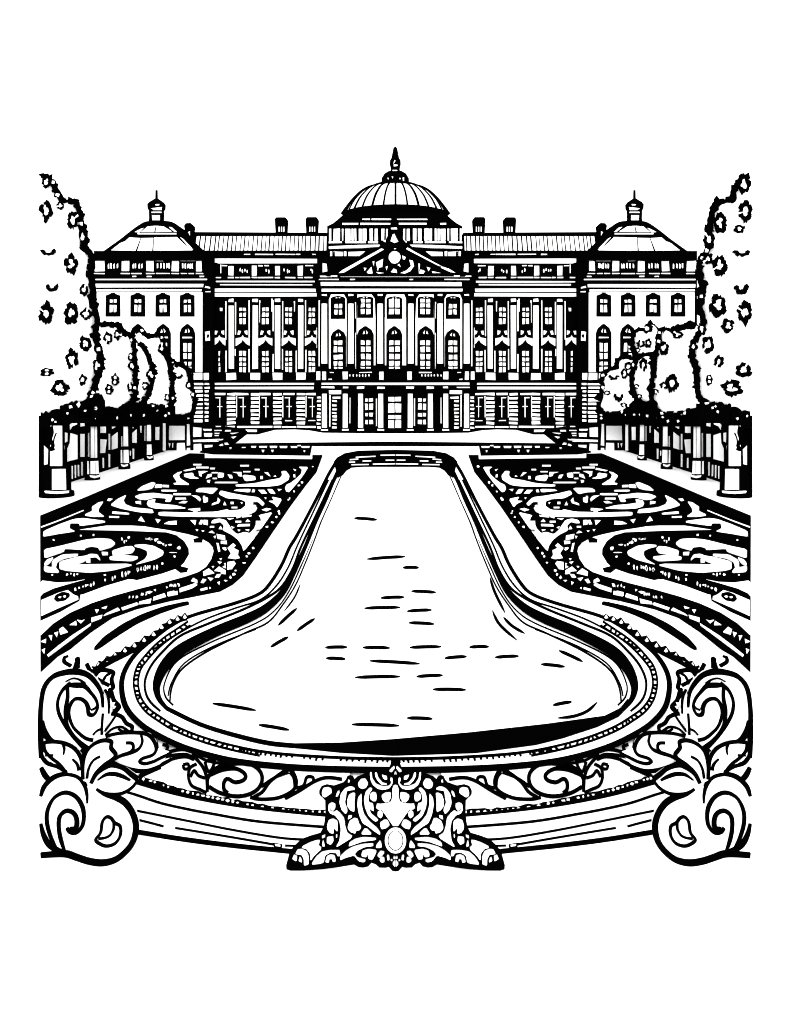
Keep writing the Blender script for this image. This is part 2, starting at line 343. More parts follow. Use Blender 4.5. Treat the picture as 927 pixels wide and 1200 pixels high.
    # near bed
    b = MB(); b.poly(f([(47, 610), (95, 599), (150, 603), (180, 605), (250, 605), (300, 605), (298, 640), (286, 648), (283, 657), (268, 674), (250, 686), (222, 697), (200, 701), (160, 710.5), (132, 720.5), (107, 737), (82, 757), (68, 765), (47.5, 783.5)]), k, INK)
    name = 'fringe_hedge'; TXT = ('dark fringed hedge sweeping round the near %s spiral bed down towards the corner scroll' % side, 'hedge', 'fringed hedges of the near parterres')
    b.lanes = []
    P(b, ident, [[(50.6, 628.7), (51, 622.5), (70, 614.3), (87, 608.3), (97.5, 607.2), (123, 610.6), (123, 612), (93.7, 616), (92.8, 612.8), (82.3, 612.8), (81, 619), (88.3, 622.6), (70, 625)]])
    upper = ZA([(355, 137), (560, 106), (760, 106), (860, 112)]) + ZB([(100, 185), (250, 208), (400, 240), (480, 262), (440, 275), (445, 305), (510, 305), (515, 280), (560, 305), (590, 340), (597, 370), (580, 430), (540, 490), (480, 530), (380, 565), (180, 620), (0, 665)]) + ZE([(330, 350), (240, 380), (150, 420), (80, 465), (27, 515), (27, 455)])
    inn = ZE([(110, 418), (190, 372), (195, 345), (300, 306), (400, 277)]) + ZB([(0, 597), (200, 545), (300, 510), (340, 540), (390, 535), (405, 500), (345, 485), (370, 460), (408, 395), (405, 350), (370, 290), (310, 245), (230, 222), (0, 213)]) + ZA([(700, 143), (520, 140)])
    lane(b, f(upper+inn), wv, GR)
    lane(b, f(ZA([(50, 527), (180, 542), (300, 535), (400, 515), (470, 503), (300, 548), (150, 592), (70, 630), (48, 655)])), wv, GR)
    lane(b, f(ZE([(30, 368), (100, 338), (140, 326), (165, 345), (183, 352), (185, 365), (100, 402), (30, 434)])), wv, GR)
    b.stroke(f([(48, 617.7, 1.4), (70, 609.5, 1.2), (98, 598, 1)]), wv, GR)
    # lobes between far and near beds
    P(b, ZB, [[(580, 150), (590, 130), (640, 118), (690, 130), (715, 165), (740, 205), (780, 240), (840, 222), (880, 232), (915, 195), (927, 165), (927, 250), (830, 370), (820, 325), (790, 280), (740, 240), (670, 205), (680, 170), (650, 140), (610, 150)],
        [(175, 65), (440, 73), (700, 68), (830, 55), (870, 20), (927, 10), (927, 60), (830, 90), (700, 100), (400, 100), (175, 92)]])
    shards = [[(15, 130), (35, 100), (62, 140)], [(148, 120), (185, 128), (165, 150)], [(215, 155), (250, 140), (310, 135), (312, 160), (270, 160)], [(420, 130), (462, 130), (455, 165)], [(485, 158), (500, 128), (520, 130), (505, 160)], [(525, 128), (552, 130), (552, 165), (518, 158)], [(570, 176), (602, 176), (602, 184), (570, 184)], [(562, 222), (585, 212), (605, 228)], [(640, 195), (652, 175), (665, 198)],
        [(460, 200), (478, 203), (470, 212)], [(505, 210), (525, 212), (515, 218)], [(622, 237), (685, 250), (688, 280), (630, 270)], [(655, 292), (700, 290), (700, 312), (655, 308)], [(600, 255), (612, 250), (610, 270)], [(622, 305), (635, 310), (648, 370), (636, 372)], [(668, 342), (695, 342), (695, 347), (668, 347)], [(672, 354), (700, 356), (690, 362)],
        [(708, 345), (750, 310), (768, 325), (750, 345), (790, 365), (785, 400), (800, 420), (770, 428), (712, 420), (735, 385)], [(708, 455), (755, 448), (768, 465), (740, 505), (705, 510)], [(518, 530), (560, 505), (602, 538), (520, 558)], [(606, 520), (640, 490), (690, 520), (690, 545), (655, 540), (655, 525)], [(500, 612), (515, 585), (540, 590), (520, 614)], [(555, 575), (595, 580), (575, 598)], [(610, 572), (625, 550), (655, 548), (640, 570)], [(425, 598), (440, 578), (470, 595), (472, 614)], [(335, 660), (460, 618), (470, 630), (430, 655), (335, 685)], [(495, 665), (548, 650), (550, 662), (500, 675)],
        [(630, 450), (660, 455), (645, 466)], [(645, 428), (662, 425), (655, 436)], [(670, 490), (690, 480), (690, 500)], [(680, 466), (690, 462), (690, 474)], [(585, 488), (602, 486), (594, 496)], [(628, 612), (645, 605), (642, 628)], [(680, 595), (705, 597), (690, 603)], [(720, 575), (728, 560), (738, 575)], [(568, 648), (576, 655), (566, 660)], [(240, 690), (290, 678), (312, 690), (300, 700), (240, 712)], [(72, 688), (100, 680), (122, 682), (100, 697)], [(135, 668), (150, 665), (148, 677)], [(230, 645), (242, 648), (233, 655)], [(280, 630), (290, 640), (285, 645)], [(318, 620), (330, 622), (322, 630)], [(705, 115), (755, 115), (720, 125)], [(775, 103), (812, 103), (778, 112)], [(820, 98), (893, 90), (890, 97), (820, 105)], [(848, 140), (862, 122), (880, 138)], [(768, 136), (812, 136), (812, 144), (768, 144)], [(790, 162), (880, 160), (878, 172), (782, 175)], [(735, 178), (758, 185), (745, 192)], [(785, 204), (805, 205), (795, 214)], [(845, 203), (875, 203), (870, 212)]]
    P(b, ZB, shards, wv, WH, 0)
    P(b, ZE, [[(500, 355), (545, 340), (550, 352), (497, 368)], [(440, 375), (490, 362), (485, 378), (437, 383)], [(365, 400), (430, 378), (435, 385), (370, 408)], [(300, 425), (350, 400), (358, 408), (290, 432)], [(240, 442), (285, 430), (280, 442), (240, 458)], [(560, 340), (598, 330), (600, 342), (560, 350)],
        [(55, 597), (100, 560), (160, 515), (238, 465), (235, 472), (170, 520), (110, 565), (60, 602)], [(62, 515), (75, 515), (72, 535)], [(85, 505), (100, 500), (95, 520)], [(105, 490), (120, 480), (140, 500), (110, 510)], [(150, 470), (175, 455), (178, 470)], [(255, 408), (270, 408), (262, 420)], [(283, 400), (305, 393), (300, 402)], [(30, 540), (50, 530), (48, 545)], [(180, 450), (200, 455), (210, 448), (195, 463)], [(33, 575), (45, 570), (42, 590)]], wv, WH, 0)
    for x0, x1, yA, yB in ((560, 605, 310, 300), (440, 470, 345, 338), (395, 430, 355, 350)):
        for i in range(5):
            x = random.uniform(x0, x1); P(b, ZE, [[(x, yA), (x+5, yA-3), (x+3, yB)]], wv, WH, 0)
    root = b.build(name); tag(root, *TXT)
    for c in b.lanes: c.build('gravel_lane', root)
    # spiral hedge
    b = MB()
    b.poly(f(ZA([(50, 195), (310, 152), (520, 146), (700, 148)]) + ZB([(0, 219), (230, 227), (308, 250), (366, 294), (400, 350), (403, 395), (366, 456), (300, 505), (200, 540), (0, 592)]) + ZE([(395, 280), (300, 308), (200, 345)]) + ZE([(150, 330), (140, 322), (140, 318), (175, 305)]) + ZA([(400, 520), (300, 540), (180, 546), (65, 530), (50, 545)])), k2, INK)
    b.poly(f(ZE([(82, 363), (90, 345), (120, 332), (148, 338), (150, 352), (130, 370), (95, 376)])), k2, INK, 1)
    name = 'spiral_hedge'; TXT = ('bold dark spiral hedge curling inside the near %s bed' % side, 'hedge', 'spiral hedges of the near parterres')
    b.lanes = []
    P(b, ZA, [[(78, 290), (200, 265), (400, 215), (500, 205), (590, 210), (630, 240), (600, 265), (510, 290), (495, 265), (440, 258), (400, 270), (390, 285), (240, 275), (230, 300), (80, 350)],
        [(605, 300), (700, 270), (760, 265), (780, 285), (760, 310), (700, 320), (685, 335), (800, 345), (805, 352), (760, 372), (590, 362), (585, 350), (615, 340)],
        [(200, 385), (330, 350), (400, 340), (440, 325), (490, 330), (515, 370), (480, 340), (430, 345), (390, 375), (350, 390), (300, 390), (305, 408), (780, 402), (600, 445), (430, 460), (250, 445), (195, 430)],
        [(150, 370), (220, 330), (340, 325), (340, 332), (240, 350), (180, 380), (165, 430), (195, 462), (90, 455), (78, 440), (78, 420), (140, 430), (140, 390)], [(80, 400), (100, 370), (150, 350), (120, 390), (85, 412)],
        [(525, 310), (570, 312), (572, 324), (530, 325)], [(400, 365), (435, 362), (435, 385), (405, 380)]], w2)
    lane(b, f(ZA([(780, 255), (850, 250)]) + ZB([(60, 317), (133, 328), (205, 366), (210, 380), (203, 402), (140, 435), (50, 460), (-10, 474)]) + ZA([(860, 365), (880, 330), (875, 300), (830, 280), (780, 268)])), w2, GR, 1)
    for x, y, rx, ry in [(152, 217, 7, 6), (363, 183, 7, 6), (460, 178, 8, 8), (682, 208, 6, 12), (700, 230, 5, 12), (733, 196, 9, 10), (716, 222, 6, 6), (140, 488, 6, 6), (255, 485, 10, 8), (285, 478, 5, 8), (310, 485, 6, 12), (335, 482, 8, 5), (548, 488, 10, 6), (550, 525, 8, 10), (608, 515, 6, 16), (628, 505, 6, 12), (683, 488, 8, 22), (710, 480, 6, 20), (730, 470, 5, 16), (740, 465, 7, 8), (805, 445, 10, 12), (830, 440, 4, 14), (855, 440, 8, 18), (880, 430, 5, 14), (898, 425, 6, 12), (320, 600, 9, 14), (350, 588, 8, 8), (378, 578, 6, 6), (400, 570, 6, 10), (415, 565, 8, 5), (440, 568, 6, 12), (462, 555, 6, 16), (870, 208, 10, 6), (905, 208, 16, 8), (200, 660, 12, 6), (238, 655, 12, 8)]:
        X, Y = ZA([(x, y)])[0]; b.blob(*f([(X, Y)])[0], rx/6.6, ry/6.6, Lie(K+.02, .006), WH, 6, .35)
    for x, y, rx, ry in [(105, 275, 20, 8), (75, 273, 7, 6), (147, 285, 10, 12), (160, 275, 10, 6), (175, 300, 12, 10), (192, 306, 8, 6), (208, 316, 8, 8), (228, 326, 8, 6), (260, 320, 18, 6), (330, 345, 14, 14), (285, 380, 28, 3), (295, 411, 10, 7), (10, 515, 8, 14), (35, 510, 8, 8), (65, 500, 10, 22), (100, 495, 8, 12), (135, 500, 4, 22), (158, 495, 7, 18), (200, 467, 8, 9)]:
        X, Y = ZB([(x, y)])[0]; b.blob(*f([(X, Y)])[0], rx/6.6, ry/6.6, Lie(K+.02, .006), WH, 6, .35)
    root = b.build(name); tag(root, *TXT)
    for c in b.lanes: c.build('gravel_lane', root)
    # clipped plants on the white lane
    # far flower bed strip beneath the terrace
    b = MB(); b.poly(f([(262, 521), (330, 520.4), (366, 520), (363.5, 532.8), (300, 532), (250, 531.4), (234, 529), (245, 524)]), Lie(.12, .12), INK)
    for x0, y, x1, hh in [(352, 95, 384, 3), (425, 90, 465, 6), (487, 90, 550, 6), (570, 90, 628, 7), (647, 91, 707, 7), (733, 91, 785, 6), (815, 91, 880, 6), (785, 80, 812, 4), (508, 122, 528, 8), (583, 122, 600, 8), (832, 124, 846, 6), (255, 100, 275, 6)]:
        b.poly(f(ZD([(x0, y-hh), (x1, y-hh), (x1-4, y+hh), (x0+4, y+hh)])), Lie(.135, .02), WH)
    o = b.build('flower_bed'); tag(o, 'low dark planted strip with a dashed pale row under the %s end of the forecourt' % side, 'flower bed', 'planted strips under the forecourt')
for s_ in ('left', 'right'): parterre(s_)
# ================================================================== PALACE
pal = empty('palace', (0, 104, 0), 'grand symmetrical baroque palace with central dome, pediment and two domed corner pavilions', 'palace')
DW, DC, DP = 104.0, 102.4, 102.8      # front faces: wings, centre, pavilions
def R(x): return x
def jr(b, x0, y0, x1, y1, pl, m, j=.3, f=ident):
    r = lambda: random.uniform(-j, j)
    b.poly(f([(x0+r(), y0+r()), (x1+r(), y0+r()), (x1+r(), y1+r()), (x0+r(), y1+r())]), pl, m)
def window(x0, y0, x1, y1, cols, rows, d, f, arch=0, px=None, frame=True, py=None, name='window'):
    """dark frame with pale panes; px: list of (xa, xb) pane columns; py: list of (ya, yb) pane rows"""
    b = MB(); pl = Up(d-.12, .2)
    xm = (x0+x1)/2
    if arch: pts = [(x0, y1), (x0, y0+arch), (x0+(xm-x0)*.25, y0+arch*.45), (xm-1.2, y0+.2), (xm, y0), (xm+1.2, y0+.2), (x1-(x1-xm)*.25, y0+arch*.45), (x1, y0+arch), (x1, y1)]
    else: pts = [(x0, y1), (x0+.2, y0+2.8), (x0+(xm-x0)*.6, y0+1), (xm-2, y0-.3), (xm+2, y0-.3), (x1-(x1-xm)*.6, y0+1), (x1-.2, y0+2.8), (x1, y1)]
    b.poly(f(pts), pl, INK)
    pp = Up(d-.16, .06)
    for xa, xb in px:
        for ya, yb in py:
            jr(b, xa, ya, xb, yb, pp, WH, .35, f)
    if arch:
        b.poly(f([(xm-3, y0+arch*.95), (xm-1.5, y0+arch*.55), (xm-.5, y0+arch*.9)]), pp, WH); b.poly(f([(xm+.8, y0+arch*.5), (xm+3, y0+arch*.8), (xm+1.5, y0+arch*.95)]), pp, WH)
    b.build(name, pal)
GY = HY + H*F/104
for side in ('left', 'right'):
    f = flip(side)
    # ---- wing
    b = MB(); g = lambda d: HY+H*F/d
    b.poly(f([(246, 294), (372, 294), (380, 300), (380, g(DW)), (246, g(DW))]), Up(DW, 9), INK)
    p1 = Up(DW-.1, .12)
    for x0, y0, x1, y1 in [(253, 329.3, 369, 330.8), (258, 333, 366, 334.2), (249, 338.2, 370, 342), (250, 343.6, 371, 347.4)]: jr(b, x0, y0, x1, y1, p1, WH, .25, f)
    b.poly(f([(247, 303), (250, 307), (256, 308.6), (372, 308.3), (375, 303.4)]), p1, WH)
    for x0, x1 in [(244, 251), (286, 293), (299, 320), (323, 346), (347, 352), (366, 370)]: jr(b, x0, 297.4, x1, 298.6, p1, WH, .2, f)
    for x0, y0, x1, y1 in [(251.7, 448.8, 367.7, 451), (251.5, 453.4, 367.5, 456.2), (251, 460.6, 264, 463), (277, 460.6, 291, 463), (304, 460.6, 317, 463), (332, 460.6, 345, 463), (358, 460.6, 370, 463)]: jr(b, x0, y0, x1, y1, p1, WH, .25, f)
    for x0, y0, x1, y1 in [(252, 499.4, 259, 500.6), (261, 499.4, 265, 500.6), (278, 499.2, 319, 501.3), (331, 499.6, 347, 501.3), (354, 499.2, 370, 501.3), (252, 503.8, 282, 505), (288, 503.6, 301, 506.2)]: jr(b, x0, y0, x1, y1, p1, WH, .2, f)
    b.build('wing_wall', pal)
    # roof: slopes back from the eaves
    b = MB(); sl = Slope(295, DW-.3, 271.5, DW+2.2, 3)
    b.poly(f([(222, 295), (226, 271.8), (384, 272.6), (384, 296)]), sl, INK)
    sl2 = Slope(295, DW-.4, 271.5, DW+2.1, .08)
    x = 228.5
    while x < 381:
        wd = random.uniform(2.6, 4.8); lean = 2.2 - (x-228)/150*1.6
        x1 = min(x+wd, 382.5)
        b.poly(f([(x, 293.5), (x+lean, 277), (x1+lean-.3, 276.8), (x1-.2, 293.3)]), sl2, WH); x = x1 + random.uniform(1.0, 1.7)
    b.build('wing_roof', pal)
    for x0, x1, y0 in [(321.9, 336.3, 254.5), (357.9, 372.7, 254.3)]:
        b = MB(); cy = Up(DW+2.0, 1.5)
        b.poly(f([(x0+1, 274), (x0, 256.5), (x0+2, y0), (x1-2, y0), (x1, 256.5), (x1-1, 274)]), cy, INK)
        for xx in (x0+4.6, x0+7.5, x0+10.2): b.poly(f([(xx, 266), (xx+1, 265.5), (xx+1.2, 271.4), (xx, 271.4)]), Up(DW+1.95, .05), WH)
        b.build('chimney', pal)
    b = MB(); b.poly(f([(217, 274), (215.6, 264.5), (217.5, 261.5), (223, 261), (226.5, 264.5), (225, 276), (224, 290)]), Up(DW+1.5, 1.2), INK)
    b.poly(f([(220.5, 272), (222.5, 271), (222.5, 276)]), Up(DW+1.45, .05), WH); b.build('chimney', pal)
    # balustrade of the wing
    b = MB()
    b.poly(f([(244, 309), (372, 309), (372, 327), (244, 327)]), Up(DW-.03, .05), INK)
    for x0, x1 in [(268, 273.6), (295.3, 300.8), (322.4, 327.8), (348.7, 354.8)]:
        jr(b, x0, 311.6, x1, 322.6, p1, WH, .3, f)
    for x0, x1 in [(245.5, 246.6), (249, 250), (258.3, 259.2)]: jr(b, x0, 310, x1, 320, p1, WH, .1, f)
    for x0, x1 in [(253, 259), (267, 274), (276, 280), (281, 293), (295, 301), (302, 320), (322, 328), (334, 346), (349, 355), (357, 366)]: jr(b, x0, 324.6, x1, 325.9, p1, WH, .2, f)
    for x0, x1 in [(260, 266), (303, 308), (310, 315), (358, 367)]: jr(b, x0, 310.8, x1, 311.9, p1, WH, .2, f)
    for x in [281.5, 284, 287, 289.6, 312, 315, 333, 337, 339, 364.5, 366]:
        b.blob(*f([(x, random.uniform(315.5, 318.5))])[0], .8, random.uniform(1.2, 2.4), p1, WH, 5, .3)
    b.build('balustrade', pal)
    # pilasters
    for cx in (270.9, 298.9, 325.1, 352.4):
        b = MB(); p2 = Up(DW-.35, .35)
        jr(b, cx-2.9, 358, cx+2.9, 432, p2, WH, .3, f); jr(b, cx-2.8, 350.2, cx+2.6, 353.4, p2, WH, .4, f); b.build('pilaster', pal)
        b = MB(); jr(b, cx-5.5, 437.2, cx+5.4, 445, p2, WH, .5, f); b.build('pedestal', pal)
        b = MB(); y = 460.7; p3 = Up(DW-.2, .2)
        for k in range(8):
            jr(b, cx-4.8, y, cx+4.8, y+2.6, p3, WH, .5, f); y += 4.82
        jr(b, cx-4.2, 499.3, cx+4, 501.2, p3, WH, .3, f)
        b.build('rusticated_pier', pal)
    b = MB()
    for x, y0, y1 in [(249.6, 350, 383), (250.8, 410, 436), (264.7, 353, 398), (265, 411, 436), (276, 354, 392), (275.6, 409, 417), (292, 352, 396), (292, 409, 436), (304.6, 352, 378), (318.7, 350, 365), (320, 352, 388), (320, 415, 436), (331.3, 353, 396), (331, 409, 433), (345, 353, 365), (347, 411, 436), (358, 352, 394), (358.5, 410, 436), (371.5, 356, 430), (238.8, 345, 430), (240.7, 350, 430)]:
        jr(b, x-.55, y0, x+.55, y1, p1, WH, .15, f)
    for cx in (257, 284.3, 311, 338.3, 365.5):
        hw = 8 if cx > 258 else 7
        b.poly(f([(cx-hw, 396.5), (cx-1.5, 395.5), (cx, 393), (cx+1.5, 395.5), (cx+hw, 396.5), (cx+hw, 405), (cx+4, 402.5), (cx+1, 399), (cx, 398), (cx-2, 401.5), (cx-hw, 405.5)]), p1, WH)
        b.poly(f([(cx-5, 387.4), (cx-2, 388), (cx-3.5, 392), (cx-6, 392)]), p1, WH); b.poly(f([(cx+2, 388), (cx+5.5, 387.2), (cx+5.5, 392.5), (cx+3, 391)]), p1, WH)
    b.build('wall_relief', pal)
    for cx in (257, 284.3, 311, 338.3, 365.5):
        e = cx < 258
        window(cx-6.5, 352, cx+6.5, 384, 2, 3, DW, f, px=[(cx-3.7, cx-.7), (cx+.7, cx+3.7)] if not e else [(cx+1, cx+3.4)], py=[(360.6, 364.4), (366.6, 371), (373.2, 379.6)] if not e else [(361, 364.5)])
        window(cx-6.5, 405, cx+6.5, 437, 2, 4, DW, f, px=[(cx-3.7, cx-.7), (cx+.7, cx+3.7)] if not e else [(cx-.8, cx+.8)], py=[(411.5, 416.8), (419.2, 423), (425, 428.6), (430.4, 436)])
        # ground-floor openings: dark with thin glazing bars
        b = MB(); b.rect(0, 0, 1, 1, Up(DW, .01), INK) if False else None
        a, c = f([(cx-8, 0), (cx+8, 0)])[0][0], f([(cx-8, 0), (cx+8, 0)])[1][0]
        b.poly([(a, 464), (c, 464), (c, 497), (a, 497)], Up(DW-.08, .1), INK); q = Up(DW-.12, .06)
        for xx in (cx-7.3, cx+.2): jr(b, xx, 466 if xx > cx else 464, xx+.8, 489, q, WH, .15, f)
        jr(b, cx-2.5, 476, cx+3.5, 476.8, q, WH, .15, f); jr(b, cx-4.5, 465.6, cx+1.5, 466.6, q, WH, .15, f)
        if cx > 330: jr(b, cx-4, 492.4, cx+4, 493.4, q, WH, .2, f)
        b.build('ground_floor_window', pal)
    # ---- pavilion
    b = MB(); pp = Up(DP-.1, .12)
    b.poly(f([(110, 294), (249.5, 294), (249.5, g(DP)), (110, g(DP))]), Up(DP, 12), INK)
    jr(b, 113.3, 342.7, 237, 436, pp, WH, .2, f); jr(b, 112, 332.8, 238, 336.7, pp, WH, .3, f); jr(b, 113, 339, 236, 341.3, pp, WH, .25, f)
    jr(b, 112, 326.8, 200.6, 328.2, pp, WH, .1, f); jr(b, 201.2, 326.8, 242.5, 328.2, pp, WH, .1, f)
    jr(b, 154, 298.6, 233, 300, pp, WH, .2, f)
    for x0, x1 in [(110, 122.4), (141.5, 152), (154, 166), (171.3, 181), (183, 198.8), (201, 209.5), (212, 219), (221, 227), (229.6, 238)]: jr(b, x0, 320, x1, 321, pp, WH, .15, f)
    for x0, x1 in [(155, 159.5), (172, 177.5), (234, 239)]: jr(b, x0, 323.3, x1, 324.5, pp, WH, .15, f)
    for x0, x1 in [(182, 191), (211, 229)]: jr(b, x0, 304.8, x1, 305.9, pp, WH, .15, f)
    # window row plinth, rusticated ground floor
    for x0, y0, x1, y1 in [(118, 437.5, 225, 444.8), (227, 437, 237, 445), (238.8, 437, 244.5, 445), (110, 449, 238, 451), (240, 449, 245, 451), (110, 453.5, 237, 455.6), (240, 453.5, 245.5, 455.5)]: jr(b, x0, y0, x1, y1, pp, WH, .25, f)
    y = 457.5
    while y < 497:
        jr(b, 190, y, 237.5, y+2.6, pp, WH, .5, f); jr(b, 240, y, 244.2, y+2.3, pp, WH, .4, f); y += 4.9
    b.poly(f([(240.3, 389), (245.5, 388), (246, 399), (241, 399.5)]), pp, WH); b.blob(*f([(243.6, 393.5)])[0], 1.5, 2.6, Up(DP-.2, .1), INK, 6, .2)
    b.poly(f([(241, 335), (246, 336.5), (246, 338), (240, 337)]), pp, WH); jr(b, 241, 341.3, 246.5, 342.3, pp, WH, .2, f)
    b.build('pavilion_wall', pal)
    b = MB()
    b.poly(f([(110.2, 305.2), (238, 305.2), (238, 318.2), (110.2, 318.2)]), Up(DP-.03, .05), INK)
    for x0, x1 in [(110.8, 122.3), (142.8, 151.3), (171.6, 179.7), (201.3, 209.2), (230, 236.4)]: jr(b, x0, 305.7, x1, 317.6, pp, WH, .4, f)
    for x in [127, 130, 133.5, 137.5, 156, 158.5, 163, 166, 184.5, 188.5, 192, 195.5, 198, 214, 217, 220, 222.5, 225]:
        b.poly(f([(x-.7, 309+random.uniform(-1, 2)), (x+.8, 308.5), (x+.9, 314+random.uniform(-1, 1)), (x-.5, 314.5)]), pp, WH)
    b.build('balustrade', pal)
    # pavilion windows
    for cx in (132.5, 161.6, 191, 219.5):
        window(cx-9, 343.4, cx+8.6, 371, 2, 2, DP-.05, f, px=[(cx-3.8, cx-.7), (cx+.8, cx+3.8)], py=[(351.2, 354.6), (357.4, 365.6)])
        window(cx-9.2, 379.5, cx+9.2, 437, 2, 4, DP-.05, f, arch=11, px=[(cx-4.4, cx-.8), (cx+1, cx+4.6)], py=[(402, 411.8), (414, 420.5), (424, 428), (430, 435)])
        b = MB(); jr(b, cx-5.5, 394.8, cx+5.5, 396.2, Up(DP-.3, .05), WH, .2, f); b.build('transom', pal)
    # pavilion roof
    b = MB(); sl = Slope(296, DP-.25, 258, DP+1.4, 5); C = crom([(241, 296), (229, 285), (219, 275.5), (211, 266.5), (204, 261), (195, 258.8), (175, 258.8), (166, 261.5), (153, 270.5), (143, 278.5), (132, 286.5), (111.5, 301), (111.5, 305), (244, 305)][:12], 4)
    b.poly(f(C+[(112, 305), (247, 305), (247, 299)]), sl, INK)
    sl2 = Slope(296, DP-.33, 258, DP+1.32, .06)
    for q in [[(380, 435), (425, 400), (450, 390), (470, 372), (525, 375), (500, 437)], [(510, 437), (530, 375), (588, 374), (582, 437)], [(590, 437), (592, 372), (705, 370), (735, 400), (782, 435)], [(528, 345), (560, 318), (600, 314), (592, 345)], [(600, 345), (604, 314), (640, 318), (680, 342)],
              [(510, 350), (700, 350), (703, 356), (512, 356)], [(497, 345), (525, 330), (540, 325), (520, 347)], [(665, 320), (680, 322), (705, 345), (690, 342)], [(755, 415), (785, 430), (775, 436)], [(720, 370), (735, 378), (780, 425), (765, 420)]]:
        b.poly(f(Z1(q)), sl2, WH)
    roof = b.build('pavilion_roof', pal)
    # lantern on the pavilion (round, turned)
    b = MB(); cx = f([(183.5, 0)])[0][0]; d0 = DP+1.6; c = (V(cx, 0, d0).x, d0); zz = lambda y: V(0, y, d0).z; rr = lambda p: p*d0/F
    b.lathe(c, [(rr(9), zz(262)), (rr(9), zz(258)), (rr(8.6), zz(257)), (rr(8.8), zz(247)), (rr(10.3), zz(245)), (rr(10.6), zz(240)), (rr(8.8), zz(237.5)), (rr(4.5), zz(234.5)), (rr(1.6), zz(232.5)), (rr(1.4), zz(223)), (0, zz(222.5))], INK, 20)
    for q in [[(582, 262), (620, 262), (620, 286), (584, 286)], [(580, 245), (628, 245), (628, 250), (580, 250)], [(578, 228), (630, 222), (628, 236), (590, 236)], [(598, 208), (618, 207), (615, 213), (600, 213)]]:
        b.poly(f(Z1(q)), Up(d0-1.15, .1), WH)
    b.build('lantern', pal)
# ---- centre block
b = MB(); g = lambda d: HY+H*F/d
b.poly([(371.5, 300), (555.5, 300), (555.5, g(DC)), (371.5, g(DC))], Up(DC, 12), INK)
pc = Up(DC-.1, .12)
for x0, y0, x1, y1 in [(399, 323, 545, 324.6), (376, 330.6, 541, 335), (377, 338.4, 542, 341.3), (377, 448.5, 550, 451), (374, 326.9, 397, 328), (410, 326.9, 416, 328), (480, 326.9, 484, 328), (521, 326.9, 550, 328)]: jr(b, x0, y0, x1, y1, pc, WH, .25)
for f in (ident, mir):
    for x0, y0, x1, y1 in [(376.7, 453.2, 391.7, 454.8), (402, 453.2, 408, 454.8), (418.5, 453, 426.7, 455.5), (442, 453.2, 451, 455.5), (378, 457.8, 383, 459.2), (385.5, 457.5, 400, 461.8), (371, 435.5, 375, 445), (377.5, 435.5, 382, 445), (401.7, 435.5, 407.5, 444.5), (444.5, 435.5, 449.5, 445), (407.8, 431.2, 413.7, 432.4), (446, 430, 448, 431.5), (421, 436, 436, 437), (386.5, 436, 391, 437), (385, 444, 389, 445)]: jr(b, x0, y0, x1, y1, pc, WH, .25, f)
    for x in (410, 414, 418, 421.5, 425, 428.5, 432.5): b.blob(*f([(x, 440)])[0], .7, 1.6, pc, WH, 5, .3)
    for x0, y0, x1, y1 in [(373.3, 352, 374.6, 429), (405, 396, 406.2, 430), (416, 354, 417.2, 373), (416, 390, 417.2, 432), (438.6, 372, 440, 428), (451, 372, 452.2, 428)]: jr(b, x0, y0, x1, y1, pc, WH, .2, f)
    for i, y in enumerate((465, 469, 474, 478.5, 483, 487, 491, 495.5, 500)):
        jr(b, 389.5, y, 394.5 if i else 399, y+2, pc, WH, .4, f); jr(b, 371.5, y, 375.8, y+2.2, pc, WH, .5, f)
    jr(b, 386, 463, 387.3, 500, pc, WH, .2, f); jr(b, 409.6, 466, 410.6, 496, pc, WH, .2, f); jr(b, 440.5, 467, 442, 499, pc, WH, .3, f)
b.build('central_wall', pal)
b = MB(); pbay = Up(DC-.16, .08)
for f in (ident, mir):
    b.poly(f([(385.5, 432), (385.5, 351), (388, 345), (403, 345), (406, 350), (406.5, 396), (404.5, 396), (404.5, 432)]), pbay, WH)
    b.poly(f([(418, 392), (418, 373.5), (418.5, 350), (419, 345), (435.5, 345), (439, 350), (440, 372), (440, 428), (437, 428)]), pbay, WH)
b.poly([(451.3, 428), (451.3, 350), (453.5, 345), (473.5, 345), (475.7, 350), (475.7, 428)], pbay, WH)
b.build('bay_wall', pal)
for f in (ident, mir):
    window(387.5, 346.5, 404.7, 373.7, 2, 2, DC-.12, f, arch=3, px=[(392, 395.4), (397.2, 400.8)], py=[(356.5, 361), (363, 368.5)])
    window(418.4, 347, 437.5, 372.5, 2, 3, DC-.12, f, arch=2, px=[(423, 427.3), (429.3, 434.2)], py=[(350.4, 354.2), (356, 360), (362.2, 368)])
    window(387.5, 385.5, 405.5, 434, 2, 5, DC-.12, f, arch=9, px=[(391.3, 395.2), (396.7, 401.2)], py=[(399.3, 404), (406.3, 412.5), (415.8, 421), (423.3, 428.4), (430, 432)])
    window(418.4, 382, 438, 434, 2, 5, DC-.12, f, arch=10, px=[(423, 427.3), (429.2, 434.2)], py=[(399, 404.2), (406.4, 412.3), (414.8, 420.8), (423.2, 428.2), (430, 431.8)])
    window(424.5, 461, 438.5, 503, 2, 5, DC-.05, f, px=[(428, 431), (432.6, 437)], py=[(467, 470.5), (473, 480), (484, 488), (492, 497)])
window(453, 347, 471.5, 373.7, 2, 2, DC-.12, ident, arch=3, px=[(456, 461.5), (463, 468.3)], py=[(350.4, 360), (362.2, 368.4)])
window(452.7, 382, 471.5, 434, 2, 5, DC-.12, ident, arch=10, px=[(456.2, 461.2), (463, 468.3)], py=[(399, 404.2), (406.4, 412.3), (414.8, 420.8), (423.2, 428.4), (430, 432)])
